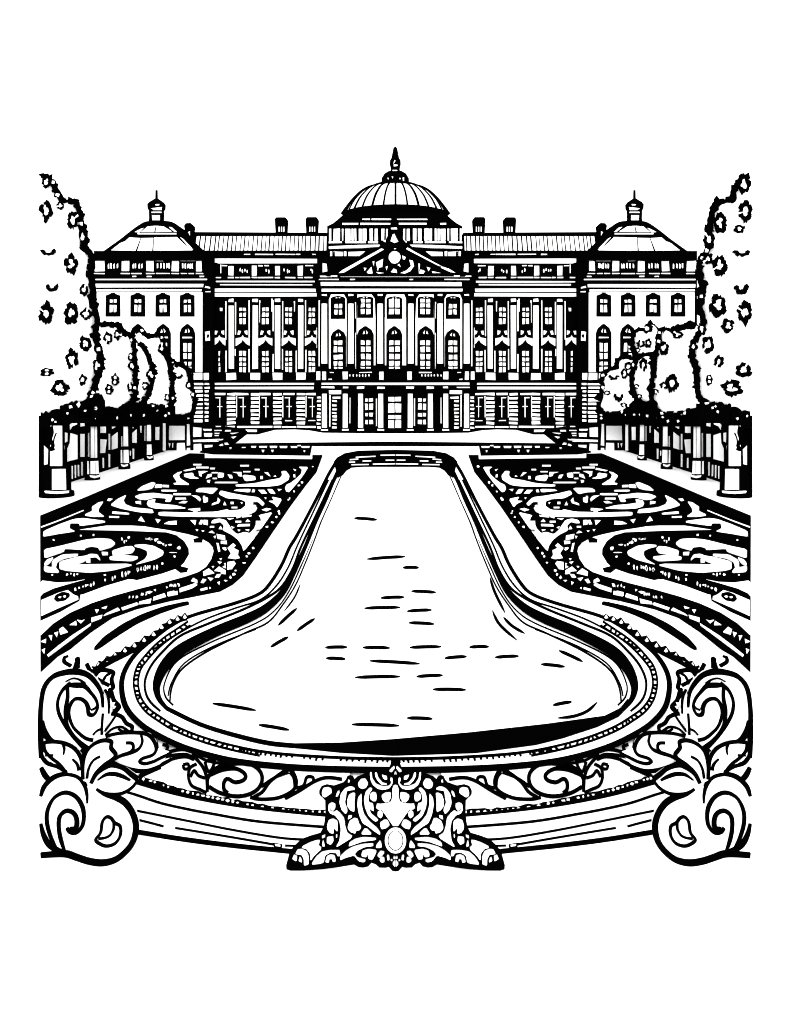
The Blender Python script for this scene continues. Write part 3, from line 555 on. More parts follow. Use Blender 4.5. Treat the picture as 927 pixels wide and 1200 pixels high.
window(452, 459, 473, 504, 2, 4, DC-.12, ident, px=[(455.2, 462), (463.4, 470)], py=[(465.3, 470.4), (473, 483.5), (486.4, 491), (492.6, 501.5)], name='entrance_door')
for f in (ident, mir):
    for cx in (380.1, 411.2, 445.5):
        b = MB(); c = V(f([(cx, 0)])[0][0], 0, DC-.6); d0 = DC-.6
        zz = lambda y: V(0, y, d0).z; r = .345
        b.poly(f([(cx-5, 343.5), (cx+5, 343.5), (cx+4, 355.5), (cx+5, 356), (cx+5, 426.5), (cx+5.6, 434), (cx-5.6, 434), (cx-5, 426), (cx-5, 356), (cx-4, 355)]), Up(DC-.35, .35), INK)
        b.lathe((c.x, d0), [(r, zz(426)), (r*.97, zz(390)), (r*.92, zz(356))], WH, 12)
        jr(b, cx-2.8, 344.8, cx+2.6, 346.6, Up(DC-.5, .15), WH, .3, f)
        b.build('column', pal)
    for cx in (380.2, 404.6, 422.6, 446.2):
        b = MB(); d0 = DC-.9; c = V(f([(cx, 0)])[0][0], 0, d0); zz = lambda y: V(0, y, d0).z; r = .30
        b.lathe((c.x, d0), [(r, zz(501)), (r*.97, zz(480)), (r*.93, zz(461.5))], WH, 12)
        b.poly(f([(cx-4.2, 456), (cx+4.2, 456), (cx+4, 505), (cx-4, 505)]), Up(DC-.55, .3), INK)
        jr(b, cx-3.8, 503, cx+3.8, 504.6, Up(DC-1.2, .3), WH, .2, f)
        b.build('portico_column', pal)
# entablature slab over columns
# ---- pediment
b = MB(); pd = Up(DC-.7, 3)
b.poly([(390, 322.2), (455, 286.5), (463, 281), (471, 286.5), (537, 322.2)], pd, INK)
b.poly([(392, 320), (540, 320), (546, 323.2), (382, 323.2)], Up(DC-.72, .6), INK)
q = Up(DC-.8, .08)
b.poly(ZY([(133, 780), (150, 765), (375, 640), (390, 645), (160, 778)]), q, WH); b.poly(ZY([(510, 625), (560, 655), (720, 742), (700, 738), (520, 645)]), q, WH); b.poly(ZY([(718, 742), (760, 755), (798, 778), (770, 775), (716, 750)]), q, WH)
for P_ in [[(355, 770), (345, 720), (385, 700), (380, 745), (360, 750)], [(292, 775), (318, 745), (325, 782), (300, 784)], [(275, 750), (290, 752), (280, 768)], [(325, 715), (335, 712), (332, 740)], [(400, 745), (412, 740), (405, 765)], [(430, 775), (445, 755), (460, 760), (465, 780)], [(485, 780), (520, 765), (545, 740), (535, 705), (555, 710), (562, 740), (540, 770), (510, 783)], [(588, 725), (596, 728), (590, 780), (600, 760), (625, 770), (615, 784), (590, 782)], [(665, 770), (715, 780), (668, 780)], [(495, 680), (515, 690), (508, 705), (498, 700)], [(468, 735), (478, 728), (485, 745)], [(635, 745), (655, 752), (645, 770)], [(440, 632), (470, 634), (452, 645)], [(345, 775), (390, 780), (360, 784)]]:
    b.poly(ZY(P_), q, WH)
b.blob(*ZY([(451, 690)])[0], 6.8, 7.4, Up(DC-.85, .12), WH, 14, .05)
b.build('pediment', pal)
b = MB(); d0 = DC-.2
b.poly(ZY([(372, 600), (400, 590), (415, 560), (425, 510), (440, 430), (448, 418), (458, 430), (470, 500), (480, 560), (500, 590), (530, 600), (540, 620), (520, 640), (380, 640), (365, 615)]), Up(d0-.6, .7), INK)
for P_ in [[(428, 598), (440, 560), (450, 556), (460, 580), (472, 600), (452, 608)], [(430, 522), (462, 520), (466, 530), (432, 530)], [(384, 596), (400, 590), (398, 604)], [(505, 592), (520, 600), (518, 608)]]: b.poly(ZY(P_), Up(d0-.7, .1), WH)
b.build('finial', pal)
# ---- attic and drum
b = MB(); dA = DC+.8; pa = Up(dA-.42, .44)
b.poly(ZY([(65, 512), (838, 512), (838, 830), (65, 830)]), Up(dA, 9), INK)
def wl_(L, y0, y1, both=True):
    for x0, x1 in L:
        (a, _), (c, _) = ZY([(x0, 0), (x1, 0)]); Y0 = 160+y0/4.879; Y1 = 160+y1/4.879
        jr(b, a, Y0, c, Y1, pa, WH, .3); 
        if both: jr(b, a, Y0, c, Y1, pa, WH, .3, mir)
wl_([(78, 88), (102, 138), (150, 157), (170, 198), (204, 214), (222, 232), (247, 263), (268, 290), (308, 327), (337, 355), (375, 392), (402, 412)], 527, 594)
wl_([(75, 148), (170, 287), (300, 355)], 599, 608)
wl_([(83, 94), (97, 110), (160, 174)], 657, 715)
for f in (ident, mir):
    b.poly(f(ZY([(75, 628), (250, 620), (375, 618), (360, 630), (250, 636), (75, 640)])), pa, WH)
    b.poly(f(ZY([(187, 660), (282, 657), (240, 690), (187, 722)])), pa, WH)
    b.poly(f(ZY([(98, 657), (155, 660), (152, 700), (135, 690), (120, 705), (98, 720)])), pa, WH)
    b.poly(f(ZY([(130, 705), (145, 712), (140, 730), (128, 735)])), pa, WH); b.poly(f(ZY([(40, 725), (62, 728), (66, 770), (40, 776)])), Up(DC-.2, .1), WH)
    jr(b, 375, 323, 389, 324.6, pc, WH, .3, f); jr(b, 388, 322.8, 395, 324.2, Up(DC-.9, .1), WH, .3, f)
b.build('attic', pal)
b = MB(); dD = dA+7.6; cc = (0, dD); zz = lambda y: V(0, y, dA).z
b.lathe(cc, [(8.2, zz(268)), (8.15, zz(265)), (7.5, zz(262)), (6.9, zz(255)), (6.7, zz(249)), (6.5, zz(248))], INK, 48)
b.build('drum', pal)
b = MB()
for x0, x1 in [(267, 310), (320, 432), (462, 638)]: (a, _), (c, _) = ZY([(x0, 0), (x1, 0)]); jr(b, a, 256.3, c, 257.6, Up(dA-.95, .1), WH, .15)
for x0, x1 in [(152, 243), (255, 440), (475, 633), (712, 745)]: (a, _), (c, _) = ZY([(x0, 0), (x1, 0)]); jr(b, a, 261.3, c, 263.2, Up(dA-1.0, .1), WH, .15)
b.poly(ZY([(65, 512), (100, 495), (130, 470), (165, 440), (740, 440), (780, 475), (810, 498), (838, 512)]), Up(dA-.5, .6), INK)
b.build('drum_cornice', pal)
# dome: turned shell with raised dark ribs
b = MB(); dR = dA+6.9; sc_ = dR/F; Zd = lambda y: V(0, y, dR).z
prof = [(61, 252), (58, 246), (53, 238), (46.5, 231), (40, 225.5), (33, 221.5), (26, 219), (17, 216.5), (8, 215.5)]
prof = crom([(float(a), float(c)) for a, c in prof], 3)
b.lathe((0, dR), [(r*sc_*.97, Zd(y+.8)) for r, y in prof], WH, 64)
NR = 28
for i in range(NR):
    a = 2*math.pi*(i+.0)/NR
    edge = abs(math.sin(a)) > .97
    hw = .13 if not edge else .42
    hw = hw*(1.0 if i % 2 == 0 else .75)
    A = []; o = len(b.v); k = b.mid(INK)
    for r, y in prof:
        for sgn in (-1, 1):
            for rad in (r*sc_*.9, r*sc_*.985 + (.14 if edge else .02)):
                px_, py_ = rad*math.sin(a)+sgn*hw*math.cos(a), dR-(rad*math.cos(a)-sgn*hw*math.sin(a))
                b.v.append(Vector((px_, py_, Zd(y)+(.12 if edge else 0))))
    for j in range(len(prof)-1):
        p = o+4*j
        for q_ in ((p+1, p+3, p+7, p+5), (p, p+1, p+5, p+4), (p+2, p+3, p+7, p+6)): b.f.append(q_); b.mi.append(k)
b.lathe((0, dR), [(r*sc_, Zd(y)) for r, y in [(61.5, 251.5), (61.5, 256), (58, 264)]], INK, 64)
b.lathe((0, dR), [(r*sc_*1.015, Zd(y)+.05) for r, y in [(31, 221), (26, 218.2), (17, 215.4), (8, 214.5)]], INK, 64)
# silhouette roll of the shell
b.stroke([(401.5, 251.5, 5), (408, 243, 5.5), (415.5, 234, 5.5), (424, 226.5, 5), (434, 221, 4.5), (445, 217.5, 4)], Up(dR-.3, .6), INK); b.stroke(mir([(401.5, 251.5, 5), (408, 243, 5.5), (415.5, 234, 5.5), (424, 226.5, 5), (434, 221, 4.5), (445, 217.5, 4)]), Up(dR-.3, .6), INK)
b.build('dome', pal)
b = MB()
b.lathe((-.03, dR), [(r*sc_, Zd(y)) for r, y in [(16.3, 219), (16.3, 213), (16, 209), (13, 204), (9, 201.5), (5.5, 200.5), (5.3, 198), (6.5, 193), (6.3, 188), (4.5, 185), (3.6, 180), (2.4, 174), (1, 172), (0, 171.5)]], INK, 28)
for q in [[(410, 265), (500, 265), (495, 273), (455, 276), (415, 273)], [(410, 235), (418, 238), (414, 246)], [(434, 228), (443, 230), (440, 240)], [(497, 235), (505, 232), (505, 258), (499, 255)], [(478, 236), (486, 238), (482, 246)], [(440, 191), (466, 191), (466, 196), (440, 196)], [(446, 160), (468, 161), (466, 168), (447, 170)], [(450, 135), (456, 138), (444, 156)]]:
    b.poly(ZY(q), Up(dR-1.95, .1), WH)
b.build('spire', pal)
# ================================================================== GARDEN WALLS beside the palace
def garden_wall(side):
    f = flip(side); b = MB(); d = 82.0; p0 = Up(d, .8); p1 = Up(d-.05, .06)
    b.poly(f([(197, 498), (262, 496), (262, 500), (285, 503), (290, 508), (276, 519), (262, 526), (262, HY+H*F/d), (197, HY+H*F/d)]), p0, INK)
    for q in [[(450, 225), (590, 225), (590, 352), (448, 354)], [(520, 380), (590, 378), (596, 458), (518, 468)], [(612, 182), (630, 178), (640, 400), (610, 404)], [(612, 425), (638, 424), (640, 460), (605, 460)], [(667, 235), (742, 243), (740, 322), (667, 325)], [(755, 252), (835, 253), (833, 268), (765, 270)], [(765, 290), (840, 290), (835, 322), (770, 324)], [(667, 352), (908, 342), (895, 368), (668, 370)], [(672, 390), (740, 387), (745, 450), (672, 460)], [(770, 398), (843, 397), (840, 415), (772, 424)], [(872, 226), (918, 226), (918, 234), (872, 234)], [(860, 262), (925, 262), (925, 270), (860, 270)], [(862, 288), (905, 288), (902, 298), (862, 298)], [(862, 308), (897, 308), (897, 316), (862, 316)], [(350, 380), (362, 380), (360, 435), (348, 432)], [(445, 380), (462, 385), (452, 420)], [(960, 262), (1010, 262), (1005, 275), (955, 275)], [(880, 350), (940, 342), (935, 352), (880, 360)], [(1000, 290), (1080, 285), (1020, 300)], [(900, 400), (930, 385), (940, 400), (915, 408)], [(950, 380), (975, 375), (990, 395), (955, 395)], [(1010, 325), (1060, 318), (1030, 340)], [(478, 380), (486, 380), (484, 425), (478, 420)]]:
        b.poly(f(ZV(q)), p1, LIFTED)
    o = b.build('garden_wall'); tag(o, 'low panelled stone wall closing the %s side between the smallest tree and the palace' % side, 'wall', 'panelled walls by the palace')
    b = MB(); b.poly(f([(228, 534), (232, 531.8), (245, 531.2), (363.5, 533.2), (364.5, 521), (367.5, 521), (371, 536.3), (228, 535.4)]), Lie(.015, .01), GR); structure(b.build('path'), 'narrow pale cross path before the palace on the %s' % side)
for s_ in ('left', 'right'): garden_wall(s_)
# ================================================================== AVENUE SCREENS, TREES
def screen(side):
    f = flip(side); X = -21.9 if side == 'left' else 21.9
    top = [(47.5, 487), (100, 489), (150, 489), (200, 487), (224, 488)]
    A = [S(*p, X) for p in f(top)]
    b = MB(); bot = [Vector((X, p.y, 0)) for p in A][::-1]
    front = A + bot; th = .12*(1 if X > 0 else -1)
    b.solid(front, [p+Vector((th, 0, 0)) for p in front], INK)
    TXT = ( 'tall dark slatted screen behind the tree trunks along the %s avenue' % side, 'screen', 'slatted screens along the avenue')
    p1 = Side(X-.06*(1 if X > 0 else -1), .05)
    U_ = [[(90, 405), (125, 440), (125, 570), (90, 578)], [(278, 285), (300, 290), (298, 365), (280, 375)], [(300, 430), (322, 380), (328, 290), (390, 310), (390, 525), (300, 548)], [(325, 260), (322, 215), (345, 195), (392, 190), (385, 212), (345, 230)], [(418, 192), (455, 190), (455, 225), (420, 232)], [(418, 298), (455, 298), (455, 505), (418, 505)], [(264, 400), (272, 405), (272, 485), (264, 485)], [(488, 290), (496, 290), (496, 505), (488, 505)],
          [(600, 182), (648, 188), (648, 288), (600, 288)], [(600, 345), (655, 350), (640, 470), (600, 470)], [(703, 205), (748, 200), (748, 225), (705, 255)], [(703, 320), (755, 280), (755, 425), (703, 440)], [(674, 298), (686, 298), (686, 440), (674, 440)], [(788, 318), (795, 318), (796, 412), (788, 412)], [(888, 118), (905, 118), (918, 198), (888, 202)], [(888, 290), (927, 255), (927, 378), (888, 378)],
          [(85, 615), (98, 618), (97, 668), (86, 665)], [(108, 625), (118, 628), (118, 695), (110, 690)], [(310, 597), (322, 597), (322, 703), (312, 703)], [(338, 588), (348, 588), (348, 703), (340, 703)], [(366, 580), (377, 580), (377, 695), (368, 695)], [(394, 578), (405, 578), (407, 680), (396, 680)], [(425, 552), (439, 552), (439, 675), (425, 672)], [(618, 515), (630, 515), (631, 605), (620, 605)], [(673, 480), (686, 480), (686, 597), (674, 597)], [(866, 450), (873, 450), (872, 495), (866, 490)], [(890, 433), (904, 433), (903, 523), (892, 523)],
          [(797, 125), (815, 125), (812, 152), (800, 145)], [(210, 130), (243, 125), (243, 158), (215, 160)]]
    def slat(q):        # each opening is a pale louvre, made to face the camera so it brightens
        q = f(q); e = max(abs(p[0]-CX) for p in q); b.poly(q, Up(21.84*F/e-.05, .05), LIFTED)
    for q in U_: slat(ZU(q))
    V_ = [[(185, 225), (200, 225), (198, 288), (190, 285)], [(225, 225), (233, 225), (233, 360), (225, 360)], [(325, 235), (360, 235), (358, 352), (325, 352)], [(120, 235), (128, 240), (120, 248)], [(95, 450), (102, 455), (100, 495), (95, 490)], [(118, 432), (131, 432), (131, 523), (119, 523)], [(188, 135), (200, 92), (206, 165), (188, 165)], [(248, 118), (285, 118), (285, 126), (248, 126)], [(248, 148), (285, 145), (285, 190), (248, 190)], [(325, 175), (350, 185), (325, 195)], [(320, 88), (357, 75), (352, 100), (330, 103)], [(355, 140), (370, 140), (362, 160)], [(115, 118), (138, 118), (148, 195), (115, 202)]]
    for q in V_: slat(ZV(q))
    tag(b.build('garden_screen', loc=(X, 65, 0)), *TXT)
for s_ in ('left', 'right'): screen(s_)
def pedestal(side, px0, px1, ytop, ybase, d, stripes, foot, label, trunk_top=None):
    f = flip(side); b = MB(); cx = f([((px0+px1)/2, 0)])[0][0]; c = V(cx, 0, d); r = (px1-px0)/2*d/F
    zz = lambda y: max(0.0, V(0, y, d).z)
    b.lathe((c.x, d), [(0, zz(ytop)), (r*.82, zz(ytop)), (r*.82, zz(ytop+2)), (r*.78, zz(ytop+3)), (r*.84, zz(ybase-7)), (r, zz(ybase-6)), (r*1.02, zz(ybase-2)), (r, 0.0), (0, 0)], INK, 24)
    pf = Up(d-r*.95, .2)
    for x0, x1 in stripes: b.poly(f([(x0, ytop+4), (x1, ytop+4), (x1+.6, ybase-8), (x0, ybase-8)]), pf, WH)
    x0, x1 = foot; b.poly(f([(x0, ybase-6.5), ((x0+x1)/2, ybase-5.6), (x1, ybase-6.5), (x1-.3, ybase-4.3), ((x0+x1)/2, ybase-3.2), (x0+1, ybase-4.3)]), Up(d-r*1.06, .2), WH)
    o = b.build('tree_pedestal', loc=(c.x, d, 0)); tag(o, label, 'pedestal', 'round pedestals along the avenues')
for s_ in ('left', 'right'):
    pedestal(s_, 47, 86, 546, 582, 50.9, [(61, 63.3), (65, 75.5)], (52, 79.5), 'broad round stone base under the largest tree on the %s' % s_)
    pedestal(s_, 99.5, 117, 536.5, 563.5, 59.0, [(102.2, 103.6), (106, 110.8), (112, 114)], (105, 116), 'round stone base under the second tree on the %s' % s_)
    pedestal(s_, 139, 152.5, 523.5, 550.5, 65.8, [(141.5, 142.8), (144.8, 149.6)], (141.5, 149), 'slim stone base under the middle tree on the %s' % s_)
    pedestal(s_, 169, 180, 517, 541, 72.6, [(172.2, 176.6)], (172, 178.3), 'slim stone base under the second farthest tree on the %s' % s_)

def tree(side, outline, d, trunk, rings, label, ink_from=0, ink_to=None, depth=.8, bottom=None, size=4.4, ringscale=1):
    """crown: lumpy pale body with dark leaf tufts along its edge; trunk: turned pale stem"""
    cxp, y0, y1, hw, stripes = trunk
    base = V(cxp, y1, d); root = empty('avenue_tree', (base.x, d, 0), label, 'tree', 'round-crowned trees along the avenues')
    b = MB(); r = hw*d/F; zb = max(base.z, 0)
    b.lathe((base.x, d), [(r, zb), (r*.92, (zb+V(0, y0, d).z)/2), (r*.9, V(0, y0, d).z+1.2)], INK, 16)
    for x0, x1 in stripes: b.poly([(x0, y0), (x1, y0), (x1+.2, y1), (x0-.2, y1)], Up(d-r*1.05, .12), WH)
    if hw > 8:
        sg = 1 if cxp < CX else -1; v = lambda L: [(cxp+sg*(x-66), y, w_) for x, y, w_ in L]
        b.stroke(v([(58, 500, 7), (60, 507, 5), (58, 515, 5), (62, 522, 3.5), (59, 527, 3), (64, 526, 2)]), Up(d-r*1.12, .05), INK); b.stroke(v([(66, 507, .8), (63, 515, .8), (63, 524, .8)]), Up(d-r*1.12, .05), INK)
    b.build('trunk', root)
    b = MB(); N = len(outline); O = outline
    cx = sum(p[0] for p in O)/N; cy = sum(p[1] for p in O)/N
    R = crom([(p[0], p[1]) for p in O], 4, True)
    lay = [(-1, .88), (-.8, .95), (-.4, .99), (0, 1), (.4, .99), (.8, .95), (1, .88)]
    o = len(b.v); k = b.mid(LEAF); n = len(R)
    for t, s_ in lay:
        for x, y in R: b.v.append(V(cx+(x-cx)*s_, cy+(y-cy)*s_, d) + Vector((0, t*depth, 0)))
    for a in range(len(lay)-1):
        for i in range(n):
            j = (i+1) % n; b.f.append((o+a*n+i, o+a*n+j, o+(a+1)*n+j, o+(a+1)*n+i)); b.mi.append(k)
    b.f.append(tuple(range(o, o+n))); b.mi.append(k); b.f.append(tuple(range(o+(len(lay)-1)*n, o+len(lay)*n))); b.mi.append(k)
    # leafy dark edge
    seg = crom([(p[0], p[1]) for p in O], 8, True)[ink_from*8:(ink_to if ink_to is not None else N)*8+1]
    b.stroke([(x, y, size*random.uniform(.8, 1.3)) for x, y in seg], Up(d-.35, .15), INK, smooth=False)
    def tuft(x, y, rx, ry, dd, n=6, hollow=True):
        # a sprig: a ring of small pointed leaves with a gap in the middle
        a0 = random.random()*6
        for i in range(n):
            a = a0+6.283*i/n; q = random.uniform(.55, .72)
            b.blob(x+rx*q*math.cos(a), y+ry*q*math.sin(a), rx*random.uniform(.32, .5), ry*random.uniform(.3, .46), Up(dd+random.uniform(-.03, .03), .05), INK, 6, .38)
        pts = []
        for i in range(28):
            a = a0+6.283*i/28; q = (.95 if i % 2 else .78)*random.uniform(.82, 1.08); pts.append((x+rx*q*math.cos(a), y+ry*q*math.sin(a)))
        b.poly(pts, Up(dd+.04, .05), INK)
        if hollow:
            for k_ in range(3):
                a = a0+2.1*k_+random.uniform(-.5, .5); q = random.uniform(.1, .3)
                b.blob(x+rx*q*math.cos(a), y+ry*q*math.sin(a), rx*random.uniform(.16, .3), ry*random.uniform(.16, .34), Up(dd-.06-.004*k_, .04), LEAF, 6, .45)
            if random.random() < .5:      # an open side
                a = random.random()*6; u = (x+rx*1.05*math.cos(a), y+ry*1.05*math.sin(a))
                b.poly([(x, y), (u[0]-1.1*math.sin(a), u[1]+1.1*math.cos(a)), (u[0]+1.0*math.sin(a), u[1]-1.0*math.cos(a))], Up(dd-.08, .04), LEAF)
    acc = 0
    for i in range(1, len(seg)):
        acc += math.hypot(seg[i][0]-seg[i-1][0], seg[i][1]-seg[i-1][1])
        if acc > size*.75:
            acc = 0; x, y = seg[i]; x += random.uniform(-1.4, 1.4); y += random.uniform(-1.2, 1.2)
            b.blob(x, y, size*random.uniform(.6, 1.2), size*random.uniform(.6, 1.2), Up(d-.5-random.random()*.3, .06), INK, 7, .45)
            if random.random() < .09:
                b.blob(x-random.uniform(0, 1), y, size*.4, size*.45, Up(d-.9, .05), LEAF, 4, .45)
    for q in rings:
        x, y, rx, ry = q[:4]; kind = q[4] if len(q) > 4 else 0; dd = d-depth-.14
        if kind == 1:       # open sprig: leaves along the lower side only
            for i in range(5):
                a = math.radians(15+150*i/4); b.blob(x+rx*.75*math.cos(a), y-ry*.2+ry*.8*math.sin(a), rx*.34, ry*random.uniform(.35, .5), Up(dd+random.uniform(-.02, .02), .05), INK, 6, .4)
        elif kind == 2:
            tuft(x, y, rx, ry, dd, 6, False); b.blob(x, y-ry*.35, rx*.32, ry*.24, Up(dd-.06, .05), LEAF, 5, .3); b.blob(x, y+ry*.35, rx*.32, ry*.24, Up(dd-.06, .05), LEAF, 5, .3)
        else: tuft(x, y, rx*1.2, ry*1.12, dd, random.choice((4, 5, 6)))
    if bottom:
        for x0, x1, ya, yb in bottom:
            pts = []; x = x0
            while x < x1: pts.append((x, ya+random.uniform(-5, 3))); x += random.uniform(1.6, 3)
            pts.append((x1, ya)); b.poly(pts+[(x1, yb), (x0, yb)], Up(d-.5, .5), INK)
            for _ in range(int((x1-x0)/14)+1): b.blob(random.uniform(x0+3, x1-3), random.uniform(ya+2, yb-6), 1.5, 1.6, Up(d-.56, .05), LEAF, 4, .4)
    b.build('crown', root)
def zr(z, L): return [(*z([(q[0], q[1])])[0], q[2]/sc3, q[3]/sc3, *q[4:]) for q in L]
# left trees
sc3 = 4.4143
LA = Z1([(32, 72), (60, 74), (92, 105), (110, 145), (150, 195), (200, 195), (220, 245), (232, 300), (250, 370), (245, 420), (268, 445), (285, 490), (275, 560), (290, 620), (282, 665)]) + Z3([(305, 60), (310, 110), (325, 160), (318, 200), (320, 260), (338, 310), (345, 380), (325, 450), (305, 510), (300, 560), (270, 590), (180, 605), (100, 635), (32, 640), (32, 560), (32, 300), (32, 0), (32, -250), (32, -480), (32, -530)])
ringsA = zr(Z1, [(60, 240, 28, 50), (188, 285, 26, 48), (70, 440, 40, 24, 1), (182, 505, 32, 48), (88, 612, 34, 34, 1), (245, 632, 22, 28), (128, 215, 20, 20), (60, 95, 22, 34), (240, 370, 18, 34)]) + zr(Z3, [(62, 122, 34, 55), (192, 118, 34, 56), (265, 278, 30, 38), (195, 355, 32, 48), (65, 424, 36, 24, 2), (135, 508, 42, 42), (250, 465, 18, 27), (268, 125, 28, 32), (325, 395, 22, 40)])
tree('left', LA, 51.2, (66, 499, 546, 9.5, [(59, 65.5), (66, 72)]), ringsA, 'tallest full-crowned tree at the far left edge of the garden', 0, 26, size=5.2, bottom=[(47.5, 72, 484, 502), (70, 108, 474, 496), (92, 120, 470, 490)])
LB = Z3([(335, 180), (390, 180), (440, 185), (460, 215), (500, 235), (515, 290), (520, 400), (522, 480), (515, 560), (490, 590), (450, 620), (380, 620), (310, 610), (300, 560), (310, 460), (340, 380), (330, 280), (320, 220)])
tree('left', LB, 59.3, (110, 497, 536.5, 4.6, [(106.5, 110.5), (111.6, 113)]), zr(Z3, [(382, 248, 21, 30), (430, 228, 18, 26), (418, 465, 21, 33, 2), (387, 515, 21, 31, 2), (335, 568, 20, 32), (505, 392, 20, 24), (500, 345, 16, 22), (497, 500, 16, 24)]), 'second tree from the left edge, broad pale crown touching the tallest tree', 0, 12, bottom=[(105, 150, 480, 500)])
LC = Z3([(540, 290), (560, 290), (585, 330), (600, 370), (612, 430), (600, 510), (570, 570), (545, 590), (530, 560), (530, 400), (528, 320)])
tree('left', LC, 66, (147.3, 495, 523, 3.8, [(144.8, 149.4)]), zr(Z3, [(575, 495, 18, 22), (602, 435, 20, 30)]), 'narrow middle tree squeezed between two broader crowns in the left avenue', 0, 8, bottom=[(140, 172, 478, 498)])
LD = Z3([(530, 230), (550, 200), (590, 240), (650, 235), (670, 290), (690, 350), (705, 420), (712, 500), (715, 570), (690, 600), (620, 600), (570, 590), (600, 520), (610, 430), (590, 350), (555, 270)])
tree('left', LD, 73, (174.4, 498, 517, 3.6, [(172.2, 176.4)]), zr(Z3, [(660, 305, 18, 28), (690, 555, 16, 22), (400+260, 245, 14, 14)]), 'second farthest tree in the left avenue with a leaning rounded crown', 0, 11, bottom=[(165, 204, 476, 496)])
LE = Z3([(705, 370), (740, 385), (790, 410), (805, 455), (818, 520), (828, 580), (820, 630), (790, 645), (740, 650), (705, 640), (715, 560), (720, 460)])
tree('left', LE, 80, (192.4, 488, 528, 3, [(191, 193.6)]), zr(Z3, [(745, 442, 26, 20, 1), (800, 492, 16, 22)]), 'smallest farthest tree in the left avenue, right beside the palace', 0, 10, bottom=[(196, 226, 484, 497)])
# right trees
sc3 = 3.53
RA = ZR2([(772, 55), (730, 80), (710, 115), (690, 160), (640, 165), (620, 200), (608, 250), (598, 310), (600, 365), (570, 400), (565, 450), (575, 520), (565, 590), (580, 640), (575, 690), (545, 740), (535, 800), (550, 850), (555, 900), (560, 960), (580, 990), (640, 1000), (700, 1020), (772, 1040), (772, 900), (772, 600), (772, 300), (772, 120), (772, 75)])
rr2 = zr(ZR2, [(755, 205, 25, 46), (729, 276, 18, 18), (740, 372, 36, 18, 1), (650, 250, 26, 44), (605, 320, 18, 36), (648, 428, 30, 44), (738, 520, 28, 30, 1), (640, 595, 32, 50), (753, 622, 27, 47), (682, 678, 23, 28), (600, 755, 22, 36), (645, 825, 18, 26), (605, 900, 16, 24, 2), (747, 862, 30, 30), (698, 936, 38, 36), (748, 90, 24, 36), (600, 400, 18, 24), (575, 690, 16, 24)])
tree('right', RA, 51.2, (861, 499, 546, 9.5, [(855, 860.5), (861, 868)]), rr2, 'tallest full-crowned tree at the far right edge of the garden', 0, 20, size=5.2, bottom=[(855, 879.5, 484, 502), (819, 857, 474, 496)])
sc3 = 4.635
RB = ZR([(385, 150), (400, 120), (440, 130), (500, 115), (580, 100), (590, 180), (565, 230), (560, 300), (580, 350), (590, 420), (598, 510), (580, 560), (500, 575), (400, 580), (355, 530), (338, 450), (350, 380), (352, 300), (372, 230)])
tree('right', RB, 59.3, (817, 497, 536.5, 4.6, [(813.5, 815.3), (816.6, 820.5)]), zr(ZR, [(407, 222, 26, 40), (450, 412, 34, 50), (408, 425, 18, 18), (485, 150, 26, 20), (575, 195, 22, 30), (572, 290, 20, 34), (365, 460, 14, 16)]), 'second tree from the right edge, broad pale crown touching the tallest tree', 0, 19, bottom=[(772, 822, 482, 500)])
RC = ZR([(262, 285), (300, 262), (335, 280), (345, 330), (338, 400), (330, 490), (300, 515), (262, 490), (235, 430), (240, 350)])
tree('right', RC, 66, (779.7, 495, 523, 3.8, [(777.6, 782.2)]), zr(ZR, [(297, 310, 20, 34), (260, 430, 14, 14), (275, 485, 14, 12)]), 'narrow middle tree squeezed between two broader crowns in the right avenue', 0, 10, bottom=[(752, 784, 478, 498)])
RE = ZR([(245, 140), (300, 130), (330, 95), (360, 120), (375, 190), (355, 240), (300, 250), (250, 245)])
tree('right', RE, 73, (752.6, 498, 517, 3.6, [(750.6, 754.8)]), zr(ZR, [(285, 200, 22, 20), (325, 195, 16, 26), (265, 232, 14, 14), (320, 115, 26, 24)]), 'second farthest tree in the right avenue, its small crown peeping above the others', 0, 8, bottom=[(735, 765, 478, 498)])
RD = ZR([(60, 510), (75, 440), (75, 380), (100, 350), (150, 330), (160, 290), (200, 270), (235, 290), (235, 350), (222, 410), (240, 490), (220, 530), (150, 575), (90, 575), (55, 550)])
tree('right', RD, 80, (734.6, 488, 528, 3, [(733.4, 736)]), zr(ZR, [(137, 375, 28, 22, 1), (195, 362, 17, 28), (162, 482, 28, 32, 1), (215, 320, 20, 22), (190, 530, 16, 14), (100, 465, 18, 12)]), 'smallest farthest tree in the right avenue, right beside the palace', 0, 15, bottom=[(701, 742, 484, 497)])
